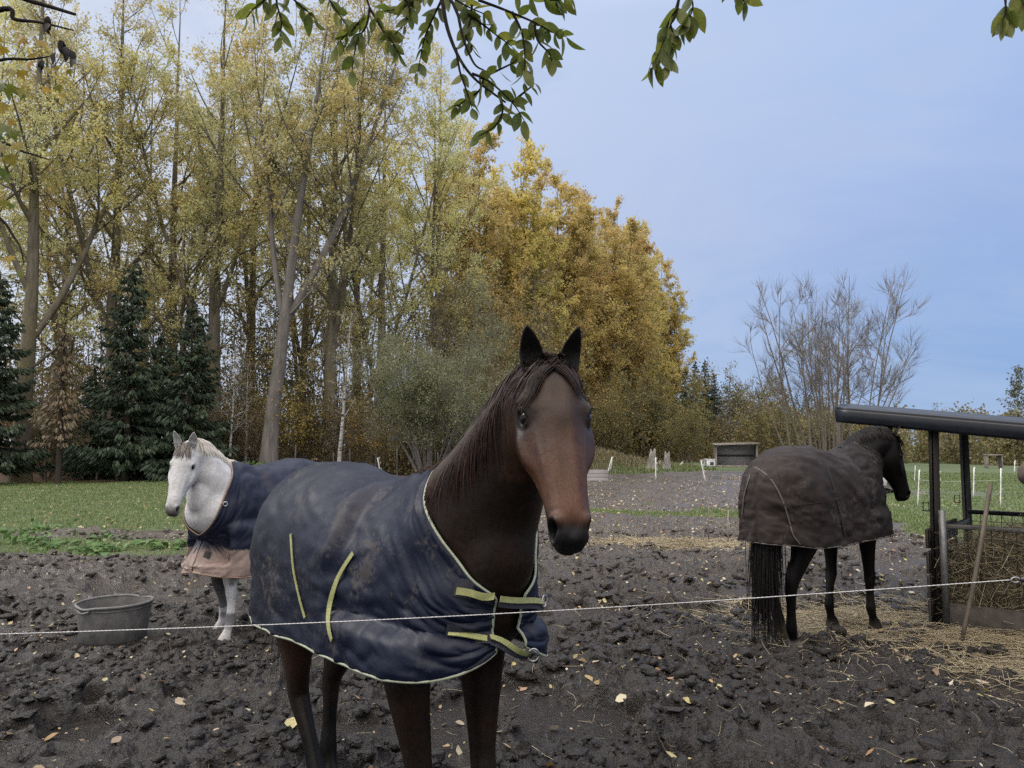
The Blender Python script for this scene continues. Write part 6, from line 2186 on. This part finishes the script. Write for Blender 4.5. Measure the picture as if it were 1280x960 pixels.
def make_shrubs():
    W = shrub_proto(301, 7.0, 3.6, 15, LEAF_WILLOW, 70000, .11, 8, 6, (.80, 1.42), M_bark_pale, .30, .02, .8, .14, "willow_bush", .008, .30, .075)
    place(W, 535, 34.0, (1.0, 1.0, .98), 0, "round grey-green willow bush on many pale stems, left of the bay's neck", None, True)["category"] = "shrub"
    S = {}
    S['y'] = shrub_proto(302, 4.2, 2.4, 9, LEAF_BUSH, 9000, .10); S['o'] = shrub_proto(303, 4.6, 2.2, 8, LEAF_OCHRE, 5200, .11)
    S['b'] = shrub_proto(304, 3.6, 2.2, 10, LEAF_BROWN, 4200, .085); S['g'] = shrub_proto(305, 4.0, 2.6, 9, LEAF_DKGREEN, 9000, .11)
    items = [('o', 20, 41, 1.2, "ochre bush under the poplar at the left edge"), ('b', 62, 41, 1.0, "brown bush left of the larch"), ('g', 108, 41.5, .9, "dark green bush under the tallest spruce"), ('b', 205, 42, 1.0, "brown bush between the two tall spruces"),
             ('b', 262, 41, 1.1, "brown thicket right of the second spruce"), ('y', 292, 42, 1.15, "olive thicket at the two thin birches"), ('b', 318, 41, .9, "brown bush left of the pale forked poplar's base"), ('o', 372, 42, 1.0, "ochre bush right of the pale forked poplar"), ('y', 398, 43, 1.2, "olive bush before the dark poplar trunk"),
             ('b', 440, 41, 1.1, "reddish-brown bush behind the leaning birch"), ('o', 462, 40.5, .8, "ochre bush between birch and willow"), ('y', 500, 45, 1.3, "olive thicket behind the willow stems"), ('g', 585, 44, 1.2, "dark green bush right of the willow"), ('o', 618, 48, 1.2, "ochre bush beside the bay's mane"),
             ('y', 655, 56, 1.3, "olive bush hidden behind the bay's head, left part"), ('y', 750, 62, 1.55, "yellow-green bush just right of the bay's cheek"), ('o', 778, 70, 1.5, "ochre bush under the golden row, above the earth bank"), ('g', 805, 70, 1.5, "dark bush under the golden row's middle"), ('y', 822, 68, 1.95, "large yellow-green bush near the golden row's end"), ('y', 856, 62, 1.0, "rounded yellow bush behind the leaning white posts"),
             ('g', 899, 97, 1.6, "green bush below the far spruces"), ('b', 914, 88, 1.6, "brownish bush behind the far shed's left"), ('y', 938, 98, 2.2, "pale green tree-like bush behind the far shed"), ('g', 962, 92, 2.0, "green bush left of the bare tree"), ('b', 990, 84, 1.6, "brown bush at the bare tree's left foot"), ('y', 1015, 96, 1.8, "olive bush behind the bare tree's stems"),
             ('g', 1068, 90, 1.6, "green bush right of the bare tree's foot"), ('b', 1045, 80, 1.3, "brown bush at the bare tree's right foot")]
    used = set()
    cats = {'y': "yellow-green", 'o': "ochre", 'b': "brown", 'g': "dark green"}
    for i, (k, px, Y, sc, lb) in enumerate(items):
        place(S[k], px, Y, (sc, sc, sc * (1.0 + .15 * math.sin(i * 2.1))), i * 1.3, lb, "shrubs along the wood's edge", k not in used); used.add(k)
    # bare tree of many stems
    T_ = shrub_proto(306, 14.5, 4.8, 27, None, 0, .1, 10, 7, (1.22, 1.53), bark_mat("grey_brown_twigs", (.115, .098, .084), (.22, .195, .172), 5), .6, .03, 1.3, .1, "bare_tree", .0115, .30, .075, "tree", .12, None, 5.5, .38, .5)
    place(T_, 1034, 60, (1.12, 1.1, 1.03), .4, "leafless tree of many upright stems, behind the black horse's back", None, True)["category"] = "tree"
    # birches
    def birch(seed, H, lean, nleaf):
        t = Tree(seed); r = t.r; tp = trunk_line(r, H, 12, .012, (lean, 0)); L_ = [t.leader(tp, trunk_rad(H * .0105 + .02, 12, .1, .1), 8)]
        t.crown(L_, 16, .35, .97, lambda f: H * .16 * (1.2 - f) + .2, .8, .0, 5, .45, 4, .5, .09, .7, .5, min_r=.006, lim_sides=4)
        lm = t.leaves(nleaf, .07, .08)
        o = t.make("birch", M_birch, lm, LEAF_OCHRE, cat="tree"); return o
    b = birch(311, 9.0, .065, 700)
    place(b, 424, 37.8, 1.0, 0, "slim white-barked birch leaning right, left of the willow bush", "slim birches", True)
    b2 = birch(312, 7.0, .02, 500)
    place(b2, 288, 39.2, 1.0, 0, "slim birch with patchy white bark, right of the grey horse's head", "slim birches", True)
    place(b2, 309, 40.2, .95, 2.1, "fainter slim birch just left of the pale forked poplar", "slim birches")


def make_woods():
    """the mass of thin stems and leaves behind the first trees, and the distant wood"""
    r = np.random.default_rng(77)
    def mass(name, n_st, n_lf, x0, x1, y0, y1, h0, h1, lsize, leafm, label, skew=1.0, stem_r=.05, top=None):
        root = empty(name, ((x0 + x1) / 2, (y0 + y1) / 2, 0)); O = np.array([(x0 + x1) / 2, (y0 + y1) / 2, 0])
        x = r.uniform(x0, x1, n_st); y = r.uniform(y0, y1, n_st); h = r.uniform(h0, h1, n_st)
        b = np.stack([x, y, ground_h(x, y) - .1], 1); ln = r.normal(0, .06, (n_st, 2)) * h[:, None]
        k = np.linspace(0, 1, 5)
        pts = b[:, None] + np.stack([k[None] ** 1.3 * ln[:, :1], k[None] ** 1.3 * ln[:, 1:], k[None] * h[:, None]], -1)
        pts[:, 1:4, :2] += r.normal(0, .12, (n_st, 3, 2))
        mb = MB(); rad = r.uniform(.4, 1.4, n_st)[:, None] * stem_r * np.linspace(1, .3, 5)[None]
        batch_tubes(mb, pts - O, rad, 5)
        # side twigs
        m = n_st * 9; i = r.integers(0, n_st, m); t = r.uniform(.25, 1, m)
        bp = np.stack([[np.interp(t[q], k, pts[i[q], :, c]) for c in range(3)] for q in range(m)])
        az = r.uniform(0, 6.283, m); L = r.uniform(.4, 1.0, m) * h[i] * .22
        d = np.stack([np.cos(az), np.sin(az), r.uniform(.3, 1.3, m)], 1); d = norm(d)
        tp = bp[:, None] + np.linspace(0, 1, 4)[None, :, None] * (d * L[:, None])[:, None] + r.normal(0, .06, (m, 4, 3))
        batch_tubes(mb, tp - O, np.array([.022, .017, .012, .006])[None] * stem_r / .05, 3)
        mb.build("stems", M_bark, root)
        j = r.integers(0, m, n_lf); c = tp[j, r.integers(1, 4, n_lf)] + r.normal(0, .28, (n_lf, 3))
        lo = r.random(n_lf) < .28 * skew
        c[lo, 2] = ground_h(c[lo, 0], c[lo, 1]) + np.abs(r.normal(0, .7, lo.sum()))
        lb = MB(); leaf_quads(lb, c - O, r.uniform(.7, 1.3, n_lf) * lsize, .7)
        lb.build("foliage", leafm, root, smooth=False)
        tag(root, label, "woodland", kind="stuff")
    mass("woodland", 620, 95000, -40, 4, 42, 64, 4, 13, .19, LEAF_BUSH, "tangled thin stems and undergrowth filling the wood behind the poplars")
    mass("distant_wood", 360, 80000, 22, 66, 66, 82, 2.6, 5.0, .26, leaf_mat("distant_wood_leaves", [(.20, .195, .085), (.29, .25, .10), (.15, .15, .075), (.33, .265, .11), (.18, .155, .10)], .35, (.16, .15, .09), .12), "distant olive-brown wood beyond the right paddock", 1.2)
    mass("distant_hedge", 160, 26000, 14, 36, 100, 118, 4, 10, .26, LEAF_DKGREEN, "far green belt of trees behind the field shed", 1.0)
    mass("far_undergrowth", 200, 40000, 3, 23, 62, 110, 1.5, 5, .22, LEAF_BUSH, "undergrowth at the feet of the golden poplars", 1.0)
    # mistletoe
    x, Y = PX(342, 39.5), 39.5
    o = empty("mistletoe", P(342, 208, Y)); c = norm(r.normal(size=(900, 3))) * (r.random((900, 1)) ** .4) * .42
    mb = MB(); leaf_quads(mb, c, r.uniform(.06, .13, 900), .35); mb.build("tuft", LEAF_DKGREEN, o, smooth=False)
    mb = MB(); kk = norm(r.normal(size=(60, 3))); batch_tubes(mb, np.stack([kk * .02, kk * .2, kk * .4], 1), .006, 3); mb.build("twigs", M_bark_dark, o)
    tag(o, "dark round ball of mistletoe high in the pale forked poplar", "mistletoe")
    # a taller thin tree poking above the distant wood at the right edge
    s_ = Tree(411); tp = trunk_line(s_.r, 9.5, 10, .01); s_.crown([s_.leader(tp, trunk_rad(.10, 10), 6)], 14, .35, .97, lambda f: 2.0 * (1.2 - f), .7, .05, 6, .4, 4, .6, .08, .7, .5)
    o = s_.make("poplar", M_bark, s_.leaves(1500, .16, .15), LEAF_DKGREEN)
    place(o, 1272, 68, 1.0, 0, "thin tree poking above the distant wood at the right edge", None, True)["category"] = "tree"


# ------------------------------------------------------------------ overhanging branches
def near_leaf(mb, b, d, n_, L, wd, curl=.25, fold=.25, toothed=False):
    """leaf with midrib: base b, direction d, face normal n_"""
    d = norm(d); n_ = norm(n_ - d * np.dot(n_, d)); w = np.cross(n_, d)
    ts = np.array([0, .10, .25, .42, .60, .78, .92, 1.0]); ws = np.array([.02, .45, .85, 1.0, .92, .62, .24, .0])
    rows = []
    for t, k in zip(ts, ws):
        c = b + d * (L * t) - n_ * (curl * L * t * t)
        e = w * (wd * .5 * k); f = n_ * (fold * wd * .5 * k)
        rows.append([c - e + f, c, c + e + f])
    v = np.array(rows).reshape(-1, 3); q = []
    for i in range(7):
        for j in (0, 1): q.append((i * 3 + j, i * 3 + j + 1, i * 3 + 4 + j, i * 3 + 3 + j))
    mb.add(v, q)


def near_leaf_mat(name, cols, vein=(.16, .17, .06), trans=.5):
    m, nt, out = new_mat(name)
    g = nt.nodes.new("ShaderNodeNewGeometry")
    c = ramp(nt, g.outputs["Random Per Island"], [(i / (len(cols) - 1), cc) for i, cc in enumerate(cols)])
    v = coords(nt, "Object"); n1 = noise(nt, 45, 4, .6, v)
    c = mix(nt, 1.0, c, ramp(nt, n1, [(.3, (.75, .75, .75)), (.7, (1.25, 1.2, 1.1))]), 'MULTIPLY')
    p = nt.nodes.new("ShaderNodeBsdfPrincipled"); nt.links.new(c, p.inputs["Base Color"]); p.inputs["Roughness"].default_value = .42; p.inputs["Specular IOR Level"].default_value = .4
    nt.links.new(bump(nt, n1, .4, .004), p.inputs["Normal"])
    tr = nt.nodes.new("ShaderNodeBsdfTranslucent"); nt.links.new(mix(nt, 1.0, c, (1.2, 1.15, .7), 'MULTIPLY'), tr.inputs["Color"])
    ms = nt.nodes.new("ShaderNodeMixShader"); ms.inputs[0].default_value = trans
    nt.links.new(p.outputs[0], ms.inputs[1]); nt.links.new(tr.outputs[0], ms.inputs[2]); nt.links.new(ms.outputs[0], out.inputs["Surface"])
    return m


def make_overhang():
    r = np.random.default_rng(5)
    M_tw = bark_mat("dark_twig_bark", (.012, .011, .011), (.035, .031, .028), 30)
    LM = near_leaf_mat("green_ash_leaves", [(.085, .125, .032), (.13, .165, .042), (.062, .095, .028), (.18, .20, .055), (.10, .14, .055)])
    root = empty("ash_tree", (3.4, -2.2, 0)); O = np.array([3.4, -2.2, 0])
    wood = MB(); lv = MB()
    def tube_w(p, r0, r1, sides=8):
        p = smoothcurve(np.asarray(p, float), max(6, len(p) * 5)); batch_tubes(wood, p - O, np.linspace(r0, r1, len(p)), sides); return p
    tube_w([(3.4, -2.2, -.2), (3.42, -2.15, 1.5), (3.3, -2.0, 3.2), (3.2, -1.6, 5.2), (3.1, -1.2, 7.5)], .24, .10, 14)
    limb_ = tube_w([(3.32, -2.0, 3.0), (2.6, -.6, 3.9), (1.6, 1.2, 4.25), (.6, 2.3, 4.2), (-.3, 2.8, 4.05), (-1.3, 3.0, 3.9)], .11, .028, 10)
    limb2 = tube_w([(3.3, -1.9, 3.4), (3.0, .2, 4.2), (2.7, 1.8, 4.2), (2.2, 2.8, 4.05)], .07, .02, 8)
    def leafy(path, n_pairs, L0, size, start=.25, droop=.8, r0=.006):
        """compound leaf / leafy twig: paired leaflets along a path"""
        p = tube_w(path, r0, .0016, 6)
        T = norm(np.gradient(p, axis=0))
        for i in range(n_pairs + 1):
            t = start + (1 - start) * i / n_pairs; k = t * (len(p) - 1); a = int(min(k, len(p) - 2)); c = p[a] * (1 - (k - a)) + p[a + 1] * (k - a); td = T[a]
            side = norm(np.cross(td, np.array([r.normal(0, .5), -1, r.normal(0, .4)])))
            for sg in ((-1, 1) if i < n_pairs else (0,)):
                if r.random() < .06: continue
                d = norm(td * .55 + side * sg * r.uniform(.55, 1.0) + np.array([0, 0, -droop * r.uniform(.4, 1.1)]) + r.normal(0, .12, 3))
                nn = norm(np.cross(d, side) + np.array([0, -.4, .5]) + r.normal(0, .35, 3))
                near_leaf(lv, c - O, d, nn, size * r.uniform(.75, 1.15), size * r.uniform(.40, .52), r.uniform(.0, .35), r.uniform(.05, .4))
    def hang(pxs, Y, r0=.007):
        """twig through pixels at distance Y, starting above the frame"""
        return [P(x, y, Y) for x, y in pxs]
    def spray(pxs, Y, n, size, start=.15, droop=.8, r0=.006): leafy(hang(pxs, Y), n, 0, size, start, droop, r0)
    Yc = 3.0
    # main hanging twigs, centre
    tube_w([limb_[14]] + hang([(545, -120), (553, 0), (566, 55), (590, 95), (632, 128)], Yc), .012, .004)
    tube_w([limb_[15]] + hang([(560, -110), (573, 20), (590, 75), (605, 88)], 3.05), .010, .003)
    tube_w([limb_[18]] + hang([(470, -120), (458, -20), (462, 10)], 3.1), .010, .004)
    tube_w([limb_[12]] + hang([(640, -100), (612, -30), (598, 0)], 2.95), .010, .004)
    S = [([(590, 92), (612, 102), (640, 128), (655, 150)], 3.0, 5, .085), ([(570, 60), (575, 90), (585, 118), (590, 135)], 3.0, 4, .075), ([(625, 122), (628, 140), (618, 158), (598, 170)], 3.0, 4, .075), ([(600, 98), (622, 88), (642, 78), (650, 70)], 3.05, 4, .075),
         ([(598, 0), (630, 12), (668, 28), (690, 40), (708, 46)], 2.95, 8, .080), ([(640, 15), (652, 40), (656, 70), (655, 96)], 2.95, 6, .080), ([(668, 28), (672, 50), (686, 66), (690, 76)], 2.95, 4, .075), ([(590, 5), (588, 25), (582, 45), (590, 58)], 3.1, 5, .080),
         ([(552, 0), (540, 25), (530, 50), (522, 92)], 3.1, 7, .078), ([(500, -10), (512, 10), (505, 30), (490, 46)], 3.1, 5, .080), ([(462, 10), (458, 32), (446, 52), (440, 88)], 3.1, 5, .082), ([(462, 10), (480, 40), (492, 55), (498, 66)], 3.1, 5, .075), ([(455, 20), (440, 38), (430, 46), (420, 58)], 3.1, 4, .08),
         ([(346, -25), (346, 4), (352, 26), (350, 46)], 3.0, 5, .082), ([(340, -20), (330, 0), (318, 10), (308, 22)], 3.0, 4, .08), ([(352, -20), (368, 0), (382, 12), (392, 22)], 3.0, 4, .08), ([(520, -20), (560, -5), (588, 10), (612, 20)], 3.1, 6, .085), ([(610, -20), (650, -6), (690, 0), (712, -2)], 2.9, 6, .085),
         ([(405, -20), (412, 0), (424, 18), (432, 30)], 3.1, 4, .07), ([(535, -15), (520, 0), (500, 10), (480, 14)], 3.1, 5, .08), ([(605, 88), (600, 112), (578, 128), (572, 134)], 3.05, 4, .07), ([(640, 128), (652, 118), (662, 110), (668, 104)], 3.0, 3, .06), ([(575, 12), (600, 28), (622, 45), (640, 58)], 3.1, 5, .08)]
    for pxs, Y, n, sz in S: spray(pxs, Y, n, sz)
    for k, px in ((10, (598, -110)),): pass
    tube_w([limb_[20]] + hang([(390, -100), (346, -25)], 3.0), .010, .005)
    # right cluster
    tube_w([limb2[12]] + hang([(868, -90), (852, -20), (846, 8), (830, 40), (824, 60)], 2.7), .010, .002)
    for pxs, n, sz in (([(850, -10), (846, 15), (834, 40), (822, 70), (816, 84)], 7, .095), ([(856, -20), (866, 5), (862, 22), (857, 30)], 4, .095), ([(838, 30), (842, 50), (838, 68), (834, 80)], 3, .085), ([(900, -40), (918, -20), (926, -6), (930, 2)], 3, .08)): leafy(hang(pxs, 2.7), n, 0, sz, .2, 1.3, .004)
    tube_w([limb2[16]] + hang([(1290, -120), (1258, -40), (1257, 12)], 2.6), .010, .002)
    for pxs, n, sz in (([(1257, -10), (1257, 8), (1256, 18), (1254, 22)], 3, .10), ([(1262, -30), (1275, -8), (1285, 2), (1292, 8)], 3, .11)): leafy(hang(pxs, 2.6), n, 0, sz, .3, 1.6, .004)
    wood.build("trunk", M_tw, root); lv.build("leaves", LM, root)
    tag(root, "ash tree overhead whose green leafy twigs hang into the top of the picture", "tree")
    # maple at the left
    root = empty("maple_tree", (-4.4, 2.2, 0)); O = np.array([-4.4, 2.2, 0]); wood = MB(); lv = MB(); lv2 = MB()
    LY_ = near_leaf_mat("yellowing_maple_leaves", [(.30, .21, .03), (.22, .19, .035), (.36, .22, .03), (.13, .15, .03), (.19, .17, .03)], trans=.45)
    LD = near_leaf_mat("dead_hanging_leaves", [(.010, .009, .009), (.022, .018, .016), (.014, .012, .012)], trans=.05)
    def tw(p, r0, r1, sides=8):
        p = smoothcurve(np.asarray(p, float), max(6, len(p) * 5)); batch_tubes(wood, p - O, np.linspace(r0, r1, len(p)), sides); return p
    tw([(-4.4, 2.2, -.2), (-4.35, 2.25, 1.6), (-4.4, 2.3, 3.4), (-4.5, 2.3, 6.5)], .17, .07, 12)
    Y = 3.4
    tw([(-4.38, 2.3, 2.7)] + hang([(-160, 40), (-30, -14), (40, 2), (94, 18)], Y), .022, .007)
    tw([(-4.36, 2.3, 2.5)] + hang([(-140, 60), (0, 12), (18, 24), (50, 28), (92, 38)], Y), .018, .003)
    tw([(-4.36, 2.3, 2.3)] + hang([(-140, 160), (-20, 82), (40, 74), (64, 70)], Y), .014, .002)
    tw([(-4.36, 2.3, 2.0)] + hang([(-140, 240), (-20, 180), (30, 190), (62, 200)], Y), .014, .002)
    tw([(-4.36, 2.3, 1.9)] + hang([(-140, 330), (-20, 270), (20, 300), (30, 330)], Y), .014, .002)
    def maple(c, size, d=None, mbx=None):
        """five-lobed leaf"""
        d = norm(d if d is not None else np.array([r.normal(0, .5), r.normal(0, .3), -1])); n_ = norm(np.array([r.normal(0, .5), -1, .6 + r.normal(0, .4)])); n_ = norm(n_ - d * np.dot(n_, d)); w = np.cross(n_, d)
        ang = np.array([180, 128, 112, 88, 70, 50, 34, 16, 0, -16, -34, -50, -70, -88, -112, -128]); rad = np.array([.14, .46, .34, .78, .52, .86, .46, .62, 1.0, .62, .46, .86, .52, .78, .34, .46])
        a = np.radians(ang); bend = r.uniform(.0, .45)
        pts = [c + size * .62 * rr * (d * math.cos(q) + w * math.sin(q)) - n_ * size * bend * rr * rr * .5 for q, rr in zip(a, rad)]
        v = np.array([c] + pts) - O; k = len(pts)
        (mbx or lv).add(v, None, [(0, i + 1, (i + 1) % k + 1) for i in range(k)])
    for px, py, s_ in ((30, 48, .11), (44, 40, .13), (52, 52, .10), (22, 42, .09), (36, 78, .10), (40, 68, .08), (86, 88, .07), (100, 92, .06), (112, 100, .05), (72, 108, .07), (58, 110, .06), (26, 90, .09), (12, 88, .10), (4, 60, .09), (70, 84, .05), (78, 118, .05), (12, 150, .11), (2, 130, .10), (20, 180, .10), (-4, 200, .12), (10, 322, .09), (24, 340, .08), (4, 300, .08), (-6, 50, .09), (62, 86, .06)):
        maple(P(px, py, Y + r.normal(0, .15)), s_ * .75)
    LG = near_leaf_mat("green_maple_leaves", [(.04, .08, .018), (.07, .11, .022), (.11, .13, .03), (.20, .17, .03)])
    for px, py, s_ in ((10, 108, .13), (24, 112, .10), (2, 104, .12), (28, 118, .08), (6, 158, .13), (16, 166, .11), (2, 182, .14), (12, 196, .12), (0, 212, .13), (4, 252, .09), (14, 256, .06), (-4, 168, .13), (20, 210, .07), (-6, 150, .14), (8, 220, .10)):
        maple(P(px, py, Y + r.normal(0, .15)), s_ * .75, None, lv2)
    dd = MB()
    for px, py, s_ in ((60, 20, .09), (64, 30, .08), (74, 50, .10), (82, 58, .10), (88, 62, .09), (70, 66, .08), (54, 76, .08), (50, 80, .07), (94, 74, .07), (58, 26, .09), (78, 52, .08)):
        c = P(px, py, Y); near_leaf(dd, c - O, np.array([r.normal(0, .35), r.normal(0, .3), -1]), norm(np.array([r.normal(0, .6), -1, .3])), s_ * .7, s_ * .35, .3, .8)
    wood.build("trunk", M_tw, root); lv.build("yellow_leaves", LY_, root); lv2.build("green_leaves", LG, root); dd.build("dead_leaves", LD, root)
    tag(root, "maple at the left edge with yellowing lobed leaves and dark dead ones", "tree")


import time as _time
_t0 = _time.time()
def _lap(s):
    print("LAP %-12s %.1f" % (s, _time.time() - _t0))
FLAT.append((PX(153, 6.93), 6.93, .42))
make_ground(); make_clods(); _lap("ground")
make_grass(); make_leaf_litter(); make_straw(); make_weeds(); _lap("cover")
make_tub(); make_wire(); make_shelter(); make_fork(); make_far_props(); _lap("props")
make_poplars(); _lap("poplars"); make_conifers(); make_shrubs(); _lap("shrubs"); make_woods(); make_overhang(); _lap("all")
